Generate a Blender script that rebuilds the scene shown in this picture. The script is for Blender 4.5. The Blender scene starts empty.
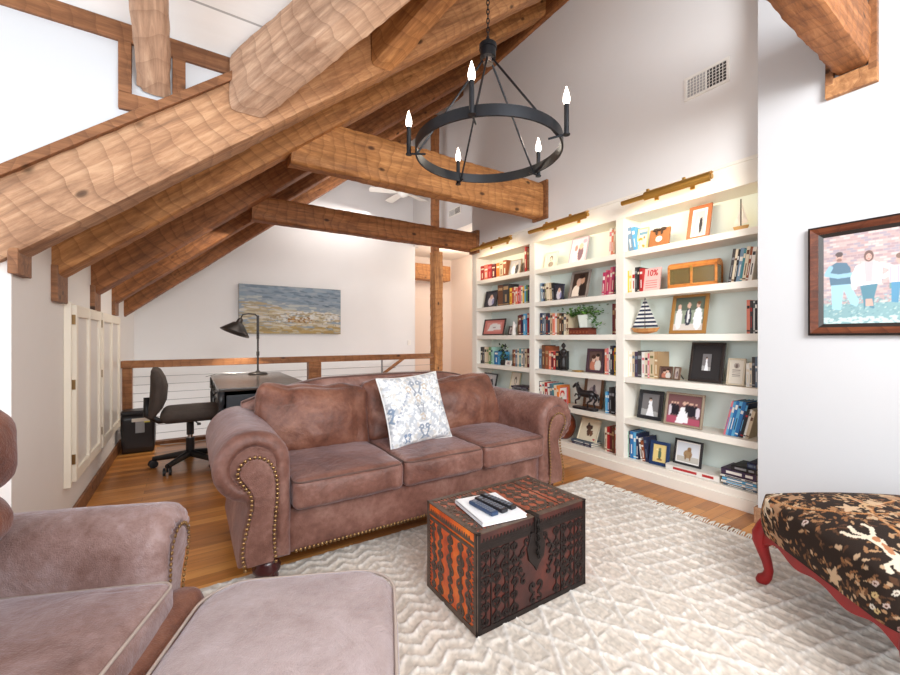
import bpy, math, random
import numpy as np
from mathutils import Vector, Matrix, noise
random.seed(7)
PI = math.pi
SC = bpy.context.scene
COL = SC.collection
# ---------------------------------------------------------------- camera geometry
F = 403.0; H = 1.2
YAW = math.atan2(.5417, .8406)
def ray(u):
    t = (u-450)/F
    return (.5417+.8406*t, .8406-.5417*t)
def onX(u, X):            # world Y where the sight line of column u meets the plane X
    a, b = ray(u); return X*b/a
def zat(v, X, Y):         # height of image row v at world (X, Y)
    d = .5417*X+.8406*Y
    return H+(337.5-v)*d/F
# ---------------------------------------------------------------- colours and materials
def s2l(c):
    return c/12.92 if c <= .04045 else ((c+.055)/1.055)**2.4
def rgb(r, g, b):
    return (s2l(r/255), s2l(g/255), s2l(b/255), 1)
MATS = {}
class NT:
    def __init__(s, m):
        s.m = m; s.t = m.node_tree; s.n = s.t.nodes; s.l = s.t.links
        s.b = s.n['Principled BSDF']
    def new(s, typ, **kw):
        n = s.n.new(typ)
        for k, v in kw.items():
            setattr(n, k, v)
        return n
    def link(s, a, b): s.l.new(a, b)
    def coords(s, scale=(1,1,1), kind='Object', rot=(0,0,0), loc=(0,0,0)):
        tc = s.new('ShaderNodeTexCoord'); mp = s.new('ShaderNodeMapping')
        mp.inputs['Scale'].default_value = scale; mp.inputs['Rotation'].default_value = rot; mp.inputs['Location'].default_value = loc
        s.link(tc.outputs[kind], mp.inputs['Vector']); return mp.outputs['Vector']
    def noise(s, vec, scale, detail=4, rough=.5, dist=0):
        n = s.new('ShaderNodeTexNoise'); n.inputs['Scale'].default_value = scale
        n.inputs['Detail'].default_value = detail; n.inputs['Roughness'].default_value = rough
        n.inputs['Distortion'].default_value = dist
        s.link(vec, n.inputs['Vector']); return n.outputs['Fac']
    def ramp(s, fac, stops):
        r = s.new('ShaderNodeValToRGB'); e = r.color_ramp.elements
        while len(e) < len(stops): e.new(.5)
        for i, (p, c) in enumerate(stops):
            e[i].position = p; e[i].color = c
        s.link(fac, r.inputs['Fac']); return r.outputs['Color']
    def mix(s, fac, a, b, mode='MIX'):
        m = s.new('ShaderNodeMix'); m.data_type = 'RGBA'; m.blend_type = mode
        for i, v in ((0, fac), (6, a), (7, b)):
            if hasattr(v, 'default_value') or hasattr(v, 'is_linked'): s.link(v, m.inputs[i])
            else: m.inputs[i].default_value = v
        return m.outputs[2]
    def math(s, op, a, b=0.0):
        m = s.new('ShaderNodeMath', operation=op)
        for i, v in enumerate((a, b)):
            if hasattr(v, 'is_linked'): s.link(v, m.inputs[i])
            else: m.inputs[i].default_value = v
        return m.outputs[0]
    def bump(s, h, strength=.3, dist=.01):
        b = s.new('ShaderNodeBump'); b.inputs['Strength'].default_value = strength
        b.inputs['Distance'].default_value = dist
        s.link(h, b.inputs['Height']); s.link(b.outputs['Normal'], s.b.inputs['Normal'])
def mat(name, color=(.5,.5,.5,1), rough=.5, metal=0, emit=0, spec=.5, sheen=0, var=0, vscale=6, bumps=0, bscale=80, ecol=None, trans=0):
    key = name
    if key in MATS: return MATS[key]
    m = bpy.data.materials.new(name); m.use_nodes = True
    t = NT(m); b = t.b
    b.inputs['Base Color'].default_value = color
    b.inputs['Roughness'].default_value = rough
    b.inputs['Metallic'].default_value = metal
    b.inputs['Specular IOR Level'].default_value = spec
    if sheen:
        b.inputs['Sheen Weight'].default_value = sheen; b.inputs['Sheen Roughness'].default_value = .4
    if trans: b.inputs['Transmission Weight'].default_value = trans
    if emit:
        b.inputs['Emission Color'].default_value = ecol or color
        b.inputs['Emission Strength'].default_value = emit
    vec = None
    if var or bumps: vec = t.coords()
    if var:
        f = t.noise(vec, vscale, 5, .55)
        dk = tuple(c*(1-var) for c in color[:3])+(1,); lt = tuple(min(1, c*(1+var)) for c in color[:3])+(1,)
        t.link(t.ramp(f, [(.3, dk), (.7, lt)]), b.inputs['Base Color'])
    if bumps: t.bump(t.noise(vec, bscale, 3), bumps, .003)
    m.diffuse_color = color
    MATS[key] = m; return m
def flat(c, rough=.6):
    k = 'paint_%02x%02x%02x' % tuple(int(max(0, min(255, x))) for x in c)
    return mat(k, rgb(*c), rough)
def hewn(name, dark, mid, light, bump=.5, rough=.6, knots=True, bounce_tint=None):
    if name in MATS: return MATS[name]
    m = bpy.data.materials.new(name); m.use_nodes = True; t = NT(m)
    v1 = t.coords((1.0, 12, 12)); n1 = t.noise(v1, 2.6, 10, .7, .8)
    col = t.ramp(n1, [(.34, dark), (.5, mid), (.66, light)])
    v2 = t.coords((1, 1, 1)); n2 = t.noise(v2, 2.2, 4, .5)
    col = t.mix(t.math('MULTIPLY', n2, .55), col, light)
    vx = t.coords((1, 1, 1)); sx = t.new('ShaderNodeSeparateXYZ'); t.link(vx, sx.inputs[0])
    nw = t.noise(t.coords((1.2, 3, 3)), 1.3, 2, .5)
    tilt = t.math('ADD', t.math('MULTIPLY', sx.outputs[2], .12), t.math('MULTIPLY', sx.outputs[1], .15))
    ph = t.math('ADD', t.math('MULTIPLY', t.math('ADD', sx.outputs[0], tilt), 10.5), t.math('MULTIPLY', nw, 3.0))
    band = t.math('FRACT', ph)
    col = t.mix(t.math('MULTIPLY', t.math('POWER', band, 5), t.math('MULTIPLY', n2, .75)), col, dark)
    if knots:
        vo = t.new('ShaderNodeTexVoronoi'); vo.inputs['Scale'].default_value = 1.0
        t.link(t.coords((3.2, 6.0, 6.0)), vo.inputs['Vector'])
        k = t.ramp(vo.outputs['Distance'], [(.0, (1,1,1,1)), (.07, (.75,.75,.75,1)), (.12, (0,0,0,1))])
        col = t.mix(k, col, (dark[0]*.25, dark[1]*.22, dark[2]*.2, 1))
    blot = t.noise(t.coords((1, 2.5, 2.5)), 3.1, 5, .65)
    col = t.mix(t.math('MULTIPLY', t.ramp(blot, [(.5, (0,0,0,1)), (.68, (1,1,1,1))]), .5), col, dark)
    if bounce_tint:  # warm bounce light painted into the wood toward the upper end
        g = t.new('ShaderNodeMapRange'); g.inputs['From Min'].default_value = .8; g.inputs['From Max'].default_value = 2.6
        t.link(sx.outputs[0], g.inputs['Value']); col = t.mix(t.math('MULTIPLY', g.outputs[0], .8), col, bounce_tint, 'MULTIPLY')
    t.link(col, t.b.inputs['Base Color'])
    t.b.inputs['Roughness'].default_value = rough; t.b.inputs['Specular IOR Level'].default_value = .3
    h = t.math('ADD', t.math('MULTIPLY', n1, .5), t.math('MULTIPLY', band, .7))
    t.bump(h, bump, .012)
    MATS[name] = m; return m
# ---------------------------------------------------------------- mesh builder
class MB:
    def __init__(s): s.v = []; s.f = []; s.mi = []; s.M = Matrix.Identity(4); s.cur = 0
    def add(s, vs, fs, mi=None):
        k = len(s.v); M = s.M
        s.v += [tuple(M @ Vector(p)) for p in vs]
        s.f += [tuple(i+k for i in f) for f in fs]
        s.mi += [s.cur if mi is None else mi]*len(fs)
    def box(s, x0, x1, y0, y1, z0, z1, mi=None):
        s.add([(x0,y0,z0),(x1,y0,z0),(x1,y1,z0),(x0,y1,z0),(x0,y0,z1),(x1,y0,z1),(x1,y1,z1),(x0,y1,z1)],
              [(0,3,2,1),(4,5,6,7),(0,1,5,4),(1,2,6,5),(2,3,7,6),(3,0,4,7)], mi)
    def cbox(s, c, d, mi=None):
        s.box(c[0]-d[0]/2, c[0]+d[0]/2, c[1]-d[1]/2, c[1]+d[1]/2, c[2]-d[2]/2, c[2]+d[2]/2, mi)
    def prism(s, poly, y0, y1, mi=None):          # poly in x,z extruded along y
        n = len(poly)
        a = 0
        for i in range(n):
            j = (i+1) % n; a += poly[i][0]*poly[j][1]-poly[j][0]*poly[i][1]
        if a < 0: poly = poly[::-1]
        s.add([(p[0], y0, p[1]) for p in poly]+[(p[0], y1, p[1]) for p in poly],
              [tuple(range(n)), tuple(range(2*n-1, n-1, -1))]+[((i+1) % n, i, i+n, (i+1) % n+n) for i in range(n)], mi)
    def zprism(s, poly, z0, z1, mi=None):
        n = len(poly); a = 0
        for i in range(n):
            j = (i+1) % n; a += poly[i][0]*poly[j][1]-poly[j][0]*poly[i][1]
        if a < 0: poly = poly[::-1]
        s.add([(p[0], p[1], z0) for p in poly]+[(p[0], p[1], z1) for p in poly],
              [tuple(range(n-1, -1, -1)), tuple(range(n, 2*n))]+[(i, (i+1) % n, (i+1) % n+n, i+n) for i in range(n)], mi)
    def tube(s, pts, r, n=8, mi=None, closed=False, flat=1.0):
        pts = [Vector(p) for p in pts]; m = len(pts); vs = []; fs = []
        up = None
        for i, p in enumerate(pts):
            if closed: d = pts[(i+1) % m]-pts[i-1]
            else: d = pts[min(i+1, m-1)]-pts[max(i-1, 0)]
            d.normalize()
            if up is None:
                up = Vector((0,0,1)) if abs(d.z) < .9 else Vector((1,0,0))
            sd = d.cross(up)
            if sd.length < 1e-5: sd = d.cross(Vector((.3,1,.2)))
            sd.normalize(); up = sd.cross(d).normalized()
            rr = r[i] if isinstance(r, (list, tuple)) else r
            for k in range(n):
                a = 2*PI*k/n
                vs.append(tuple(p+sd*math.cos(a)*rr+up*math.sin(a)*rr*flat))
        for i in range(m if closed else m-1):
            j = (i+1) % m
            for k in range(n):
                l = (k+1) % n
                fs.append((i*n+k, i*n+l, j*n+l, j*n+k))
        if not closed:
            fs.append(tuple(range(n-1, -1, -1))); fs.append(tuple((m-1)*n+k for k in range(n)))
        s.add(vs, fs, mi)
    def lathe(s, prof, c=(0,0,0), n=20, mi=None, axis='z'):
        vs = []; fs = []; m = len(prof)
        for r, z in prof:
            for k in range(n):
                a = 2*PI*k/n; x, y = r*math.cos(a), r*math.sin(a)
                if axis == 'z': p = (c[0]+x, c[1]+y, c[2]+z)
                elif axis == 'y': p = (c[0]+x, c[1]+z, c[2]-y)
                else: p = (c[0]+z, c[1]+x, c[2]+y)
                vs.append(p)
        for i in range(m-1):
            for k in range(n):
                l = (k+1) % n; fs.append((i*n+k, i*n+l, (i+1)*n+l, (i+1)*n+k))
        fs.append(tuple(range(n-1, -1, -1))); fs.append(tuple((m-1)*n+k for k in range(n)))
        s.add(vs, fs, mi)
    def cyl(s, c, r, h, n=20, mi=None, axis='z'): s.lathe([(r, 0), (r, h)], c, n, mi, axis)
    def ball(s, c, r, n=8, mi=None, sc=(1,1,1)):
        vs = []; fs = []; m = max(4, n//2)
        for i in range(1, m):
            a = PI*i/m
            for k in range(n):
                b = 2*PI*k/n
                vs.append((c[0]+r*sc[0]*math.sin(a)*math.cos(b), c[1]+r*sc[1]*math.sin(a)*math.sin(b), c[2]+r*sc[2]*math.cos(a)))
        t = len(vs); vs += [(c[0], c[1], c[2]+r*sc[2]), (c[0], c[1], c[2]-r*sc[2])]
        for i in range(m-2):
            for k in range(n):
                l = (k+1) % n; fs.append((i*n+k, (i+1)*n+k, (i+1)*n+l, i*n+l))
        for k in range(n):
            l = (k+1) % n; fs.append((t, k, l)); fs.append((t+1, (m-2)*n+l, (m-2)*n+k))
        s.add(vs, fs, mi)
    def grid(s, P, nu, nv, mi=None, flip=False):   # P(i,j) -> point, open sheet
        vs = [P(i, j) for i in range(nu) for j in range(nv)]
        fs = []
        for i in range(nu-1):
            for j in range(nv-1):
                q = (i*nv+j, (i+1)*nv+j, (i+1)*nv+j+1, i*nv+j+1)
                fs.append(q[::-1] if flip else q)
        s.add(vs, fs, mi)
    def build(s, name, mats, parent=None, smooth=False, bevel=0, seg=2, sub=0, auto=False):
        me = bpy.data.meshes.new(name); me.from_pydata(s.v, [], s.f)
        if not isinstance(mats, (list, tuple)): mats = [mats]
        for m in mats: me.materials.append(m)
        if len(mats) > 1: me.polygons.foreach_set('material_index', s.mi)
        me.update()
        o = bpy.data.objects.new(name, me); COL.objects.link(o)
        if smooth: me.polygons.foreach_set('use_smooth', [True]*len(me.polygons))
        if auto: me.set_sharp_from_angle(angle=math.radians(40))
        if parent: o.parent = parent
        if bevel:
            b = o.modifiers.new('bevel', 'BEVEL'); b.width = bevel; b.segments = seg
            b.limit_method = 'ANGLE'; b.angle_limit = math.radians(40)
        if sub:
            b = o.modifiers.new('sub', 'SUBSURF'); b.levels = sub; b.render_levels = sub
        return o
def tag(o, label=None, cat=None, group=None, kind=None):
    if label: o['label'] = label
    if cat: o['category'] = cat
    if group: o['group'] = group
    if kind: o['kind'] = kind
    return o
def thing(name, label, cat, loc=(0,0,0), rotz=0, group=None):
    o = bpy.data.objects.new(name, None); COL.objects.link(o)
    o.location = loc; o.rotation_euler = (0, 0, rotz); o.empty_display_size = .1
    return tag(o, label, cat, group)
def struct(name, mb, m, **kw):
    return tag(mb.build(name, m, **kw), kind='structure')
def copy_tree(o, parent=None):
    c = o.copy(); COL.objects.link(c); c.parent = parent
    for ch in list(o.children): copy_tree(ch, c)
    return c
# rounded soft box: returns verts, faces of a rounded, bulged box centred on origin
def soft_box(mb, w, d, h, r=.03, bulge=(0, 0, .01), n=14, wr=0, wscale=4, seed=0, mi=None, c=(0,0,0), M=None, cr=0):
    def axis(L, k):
        base = [i/k*2-1 for i in range(k+1)]
        e = 1-2*r/L
        out = []
        for b in base:     # concentrate rows near rounded edges
            out.append(math.copysign(abs(b)**.75, b))
        return out
    nx, ny, nz = n, max(6, int(n*d/w)) if w > 0 else n, max(5, int(n*.45))
    idx = {}; vs = []; fs = []
    def P(x, y, z):
        k = (round(x, 6), round(y, 6), round(z, 6))
        if k in idx: return idx[k]
        p = Vector((x*w/2, y*d/2, z*h/2)); q = Vector((max(-w/2+r, min(w/2-r, p.x)), max(-d/2+r, min(d/2-r, p.y)), max(-h/2+r, min(h/2-r, p.z))))
        dd = p-q
        if dd.length > 1e-7: p = q+dd.normalized()*r
        fx, fy, fz = 1-x*x, 1-y*y, 1-z*z
        p.x += math.copysign(bulge[0]*fy*fz, x) if abs(x) > .02 else 0
        p.y += math.copysign(bulge[1]*fx*fz, y) if abs(y) > .02 else 0
        if abs(z) > .02: p.z += math.copysign(bulge[2]*fx*fy, z)*min(1, abs(z)*1.0)
        if wr:
            q2 = Vector((p.x*wscale+seed, p.y*wscale*1.4, p.z*wscale))
            a = abs(noise.noise(q2))+.5*abs(noise.noise(q2*2.3))
            nn = Vector((x*.6, y*.6, z)); nn.normalize()
            p += nn*(wr*(a-.35))
        if cr:
            ex, ey = w/2-cr, d/2-cr; ax_, ay_ = abs(p.x)-ex, abs(p.y)-ey
            if ax_ > 0 and ay_ > 0:
                L = math.hypot(ax_, ay_); mx = max(ax_, ay_); p.x = math.copysign(ex+ax_*mx/L, p.x); p.y = math.copysign(ey+ay_*mx/L, p.y)
        idx[k] = len(vs); vs.append(tuple(p+Vector(c))); return idx[k]
    ax, ay, az = axis(w, nx), axis(d, ny), axis(h, nz)
    def sheet(A, B, fn, flip):
        for i in range(len(A)-1):
            for j in range(len(B)-1):
                q = (fn(A[i], B[j]), fn(A[i+1], B[j]), fn(A[i+1], B[j+1]), fn(A[i], B[j+1]))
                fs.append(q[::-1] if flip else q)
    sheet(ax, ay, lambda a, b: P(a, b, 1), False); sheet(ax, ay, lambda a, b: P(a, b, -1), True)
    sheet(ax, az, lambda a, b: P(a, -1, b), False); sheet(ax, az, lambda a, b: P(a, 1, b), True)
    sheet(ay, az, lambda a, b: P(1, a, b), False); sheet(ay, az, lambda a, b: P(-1, a, b), True)
    old = mb.M
    if M is not None: mb.M = M
    mb.add(vs, fs, mi); mb.M = old
def rrect(w, d, r, z=0, n=6, c=(0,0)):
    out = []
    for cx, cy, a0 in ((w/2-r, d/2-r, 0), (-w/2+r, d/2-r, 90), (-w/2+r, -d/2+r, 180), (w/2-r, -d/2+r, 270)):
        for k in range(n+1):
            a = math.radians(a0+90*k/n); out.append((c[0]+cx+r*math.cos(a), c[1]+cy+r*math.sin(a), z))
    return out
# ---------------------------------------------------------------- paint canvas -> colour attribute
class Canvas:
    def __init__(s, w, h, bg):      # w,h in pixels; coordinates 0..1, y up
        s.w, s.h = w, h; s.a = np.zeros((h, w, 3)); s.a[:] = bg
        s.X, s.Y = np.meshgrid((np.arange(w)+.5)/w, (np.arange(h)+.5)/h); s.asp = w/h
    def put(s, m, c): s.a[m] = c
    def ell(s, cx, cy, rx, ry, c, rot=0):
        dx = (s.X-cx)*s.asp; dy = s.Y-cy; ca, sa = math.cos(rot), math.sin(rot)
        s.put(((dx*ca+dy*sa)/rx)**2+((-dx*sa+dy*ca)/ry)**2 < 1, c)
    def leaf(s, cx, cy, L, W, c, rot=0):
        dx = (s.X-cx)*s.asp; dy = s.Y-cy; ca, sa = math.cos(rot), math.sin(rot)
        a = (dx*ca+dy*sa)/L; b = (-dx*sa+dy*ca)/W
        s.put((np.abs(a) < 1) & (np.abs(b) < (1-a*a)*(.8-.3*a)), c)
    def line(s, pts, wd, c):
        for (x0, y0), (x1, y1) in zip(pts[:-1], pts[1:]):
            ax, ay, bx, by = x0*s.asp, y0, x1*s.asp, y1
            L = (bx-ax)**2+(by-ay)**2+1e-12
            t = np.clip(((s.X*s.asp-ax)*(bx-ax)+(s.Y-ay)*(by-ay))/L, 0, 1)
            s.put((s.X*s.asp-ax-t*(bx-ax))**2+(s.Y-ay-t*(by-ay))**2 < wd*wd, c)
    def poly(s, pts, c):
        ins = np.zeros_like(s.X, bool); n = len(pts)
        for i in range(n):
            x0, y0 = pts[i]; x1, y1 = pts[(i+1) % n]
            if y0 == y1: continue
            ins ^= ((y0 > s.Y) != (y1 > s.Y)) & (s.X < (x1-x0)*(s.Y-y0)/(y1-y0)+x0)
        s.put(ins, c)
    def blur(s, n=1, m=1):
        for _ in range(n):
            for ax in (0, 1): s.a = s.a*.5+np.roll(s.a, 1, ax)*.25+np.roll(s.a, -1, ax)*.25
    def at(s, u, v):
        return s.a[min(s.h-1, max(0, int(v*s.h))), min(s.w-1, max(0, int(u*s.w)))]
def paint_mesh(o, cols):      # cols: per vertex sRGB 0..255
    me = o.data; ca = me.color_attributes.new('paint', 'FLOAT_COLOR', 'POINT')
    c = np.asarray(cols, float)/255; lin = np.where(c <= .04045, c/12.92, ((c+.055)/1.055)**2.4)
    out = np.ones((len(lin), 4)); out[:, :3] = lin
    ca.data.foreach_set('color', out.ravel())
def attr_mat(name, rough=.7, bumps=.2, bscale=300, sheen=0, spec=.3):
    if name in MATS: return MATS[name]
    m = bpy.data.materials.new(name); m.use_nodes = True; t = NT(m)
    a = t.new('ShaderNodeAttribute'); a.attribute_name = 'paint'
    t.link(a.outputs['Color'], t.b.inputs['Base Color']); t.b.inputs['Roughness'].default_value = rough
    t.b.inputs['Specular IOR Level'].default_value = spec
    if sheen: t.b.inputs['Sheen Weight'].default_value = sheen
    if bumps: t.bump(t.noise(t.coords(), bscale, 2), bumps, .002)
    MATS[name] = m; return m
# ================================================================ camera, view, world
cam = bpy.data.cameras.new('camera'); camo = bpy.data.objects.new('camera', cam); COL.objects.link(camo)
camo.location = (0, 0, H); camo.rotation_euler = (PI/2, 0, -YAW)
cam.sensor_width = 36; cam.lens = 36*F/900; cam.clip_start = .05
SC.camera = camo
SC.view_settings.view_transform = 'Standard'; SC.view_settings.exposure = .05
SC.cycles.max_bounces = 8; SC.cycles.diffuse_bounces = 5; SC.cycles.use_denoising = True
W = bpy.data.worlds.new('world'); SC.world = W; W.use_nodes = True
W.node_tree.nodes['Background'].inputs[0].default_value = (.93, .96, 1, 1)
W.node_tree.nodes['Background'].inputs[1].default_value = 1.6
# ================================================================ surfaces
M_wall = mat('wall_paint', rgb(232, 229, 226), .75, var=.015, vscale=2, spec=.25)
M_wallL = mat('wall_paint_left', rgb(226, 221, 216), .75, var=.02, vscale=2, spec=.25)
M_white = mat('white_trim', rgb(238, 234, 226), .5, spec=.35)
def plank_mat(name, cols, pw, pl, gap, rough, axis='X', bump=.15, grain=1.0):
    m = bpy.data.materials.new(name); m.use_nodes = True; t = NT(m)
    vec = t.coords((1,1,1), 'Object', (0,0,0) if axis == 'X' else (0,0,PI/2), (23.4, .03, 0))
    br = t.new('ShaderNodeTexBrick'); br.offset = .37; br.offset_frequency = 2
    br.inputs['Scale'].default_value = 1; br.inputs['Brick Width'].default_value = pl; br.inputs['Row Height'].default_value = pw
    br.inputs['Mortar Size'].default_value = gap; br.inputs['Mortar Smooth'].default_value = .2
    br.inputs['Color1'].default_value = (0,0,0,1); br.inputs['Color2'].default_value = (1,1,1,1); br.inputs['Mortar'].default_value = (.5,.5,.5,1)
    t.link(vec, br.inputs['Vector'])
    sp = t.new('ShaderNodeSeparateColor'); t.link(br.outputs['Color'], sp.inputs[0])
    v2 = t.coords((1.5, 16, 16) if axis == 'X' else (16, 1.5, 16))
    n = t.noise(v2, 1.6*grain, 7, .6, .8)
    f = t.math('ADD', t.math('MULTIPLY', sp.outputs[0], .45), t.math('MULTIPLY', n, .6))
    col = t.ramp(f, [(.2, cols[0]), (.5, cols[1]), (.82, cols[2])])
    col = t.mix(t.math('MULTIPLY', br.outputs['Fac'], .7), col, tuple(c*.3 for c in cols[0][:3])+(1,))
    t.link(col, t.b.inputs['Base Color']); t.b.inputs['Roughness'].default_value = rough
    h = t.math('SUBTRACT', t.math('MULTIPLY', n, .1), br.outputs['Fac']); t.bump(h, bump, .002)
    MATS[name] = m; return m
M_floor = plank_mat('oak_floor', (rgb(142,86,38), rgb(192,124,58), rgb(222,158,86)), .083, 1.1, .0015, .28)
M_shiplap = plank_mat('white_shiplap', (rgb(236,236,234), rgb(242,242,240), rgb(246,246,244)), .18, 60, .004, .6)
M_beam = hewn('hewn_beam', rgb(104,62,34), rgb(166,108,60), rgb(206,150,94))
M_beamP = hewn('hewn_beam_pale', rgb(112,76,54), rgb(168,124,92), rgb(202,164,130), .6, bounce_tint=(1.0, .80, .52, 1))
M_beamD = hewn('hewn_beam_deep', rgb(80,46,26), rgb(138,84,46), rgb(178,120,74))
M_beamV = hewn('hewn_beam_grey', rgb(118,86,66), rgb(172,134,108), rgb(206,174,146), .6)
M_trimw = hewn('brown_board', rgb(84,52,32), rgb(128,84,54), rgb(160,112,76), .15, .5)
M_roofin = hewn('roof_boards', rgb(64,38,22), rgb(100,62,36), rgb(130,84,50), .3, .7)
BR = .815
def Zb(X, z0=1.54): return z0+BR*(X+.62)
# floor with stair opening beyond the railing
fl = MB(); fl.box(-2.6, 3.6, -2.6, 5.66, -.06, 0); fl.box(3.6, 6.2, 4.45, 7.7, -.06, 0); fl.box(3.42, 3.6, 5.66, 7.7, -.06, 0)
struct('floor', fl, M_floor)
sw = MB(); sw.box(-.6, 3.42, 5.66, 6.93, -1.6, -1.5); struct('floor_stairwell', sw, mat('stair_carpet', rgb(200,190,178), .9))
# walls
w = MB(); w.box(-.80, -.64, 2.551, 6.93, -1.6, 1.95); w.box(-.80, -.64, 2.452, 2.551, 0, 1.849); struct('wall_left', w, M_wallL)
w = MB(); w.box(-.80, 3.66, 6.93, 7.05, -1.6, 5.6); struct('wall_back', w, M_wall)
w = MB(); w.box(3.50, 3.62, -.2, 4.44, 0, 5.4); w.box(3.22, 3.50, 1.10, 4.44, 2.44, 5.4); struct('wall_bookcase', w, M_wall)
w = MB(); w.box(3.62, 3.74, 4.44, 6.93, 2.95, 5.6); struct('wall_upper', w, M_wall)
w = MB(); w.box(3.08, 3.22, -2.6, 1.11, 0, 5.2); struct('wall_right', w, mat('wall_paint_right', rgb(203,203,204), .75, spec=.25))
# hallway behind the post
w = MB(); w.box(3.55, 6.2, 7.7, 7.8, -.06, 3.05); w.box(3.55, 3.66, 7.052, 7.7, -.06, 3.05)
w.box(5.0, 5.1, 4.44, 7.7, 0, 3.05)
struct('wall_hall', w, mat('hall_paint', rgb(240, 226, 214), .75))
w = MB(); w.box(3.742, 6.2, 4.44, 7.8, 2.952, 3.0); struct('ceiling_hall', w, M_white)
# main roof underside between the rafters, with the dormer cut out of it
def roofz(X): return 1.87+BR*(X+.62)
Yv, RY = 2.45, .8
def valley(Y): return .22+(Yv-Y)
cm = MB()
xr = 3.72
t_ = .05
def slab(mb, pts):
    n = len(pts)
    mb.add([p for p in pts]+[(p[0], p[1], p[2]+t_) for p in pts],
           [tuple(range(n)), tuple(range(2*n-1, n-1, -1))]+[(i, (i+1) % n, (i+1) % n+n, i+n) for i in range(n)])
slab(cm, [(-.82, 2.52, roofz(-.82)), (-.82, 6.95, roofz(-.82)), (xr, 6.95, roofz(xr)), (xr, 2.52, roofz(xr))])
xv = valley(RY)
slab(cm, [(.15, 2.52, roofz(.15)), (xr, 2.52, roofz(xr)), (xr, -.85, roofz(xr)), (.22, -.85, roofz(.22)), (xv, RY, roofz(xv)), (.22, 2.45, roofz(.22))])
struct('ceiling', cm, M_roofin)
# dormer: shiplap slopes, cheek walls, front wall with a window
dz = 2.70; dr = dz+BR*(Yv-RY)
dc = MB()
slab(dc, [(-2.4, Yv+.02, dz), (.22, Yv+.02, dz), (xv, RY, dr), (-2.4, RY, dr)])
slab(dc, [(-2.4, RY, dr), (xv, RY, dr), (.22, -.85, dz), (-2.4, -.85, dz)])
struct('ceiling_dormer', dc, M_shiplap)
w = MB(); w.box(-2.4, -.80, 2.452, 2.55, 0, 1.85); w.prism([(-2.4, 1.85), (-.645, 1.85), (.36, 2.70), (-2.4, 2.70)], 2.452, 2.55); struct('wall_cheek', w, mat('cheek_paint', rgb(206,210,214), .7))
w = MB(); w.box(-2.4, -.66, -.95, -.85, 0, 2.70); struct('wall_near_cheek', w, M_wall)
w = MB()
for a in ((-.85, -.5, 0, 4), (2.1, 2.55, 0, 2.8), (-.5, 2.1, 0, .7), (-.5, 2.1, 2.35, 2.8)):
    w.box(-2.5, -2.4, a[0], a[1], a[2], min(a[3], 2.8))
w.add([(-2.45, -.85, 2.7), (-2.45, 2.45, 2.7), (-2.45, RY, dr)], [(0, 1, 2)])
struct('wall_dormer_front', w, M_wall)
w = MB()
for y in (-.5, .34, 1.2, 2.04): w.box(-2.48, -2.40, y, y+.06, .7, 2.35)
w.box(-2.48, -2.4, -.5, 2.1, .7, .76); w.box(-2.48, -2.4, -.5, 2.1, 2.29, 2.35)
struct('window_1', w, M_white)
# baseboards
w = MB(); w.box(-.64, -.622, 2.5, 5.6, 0, .105); struct('baseboard_left', w, M_trimw, bevel=.003)
w = MB(); w.box(3.062, 3.08, -2.0, 1.11, 0, .105); w.box(3.062, 3.2, 1.11, 1.128, 0, .105); struct('baseboard_right', w, hewn('brown_board_pale', rgb(120,84,58), rgb(160,118,88), rgb(190,150,118), .15, .5), bevel=.003)
w = MB(); w.box(-.60, 3.4, 5.56, 5.66, -.02, .035); struct('trim_1', w, M_trimw, bevel=.003)
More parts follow.
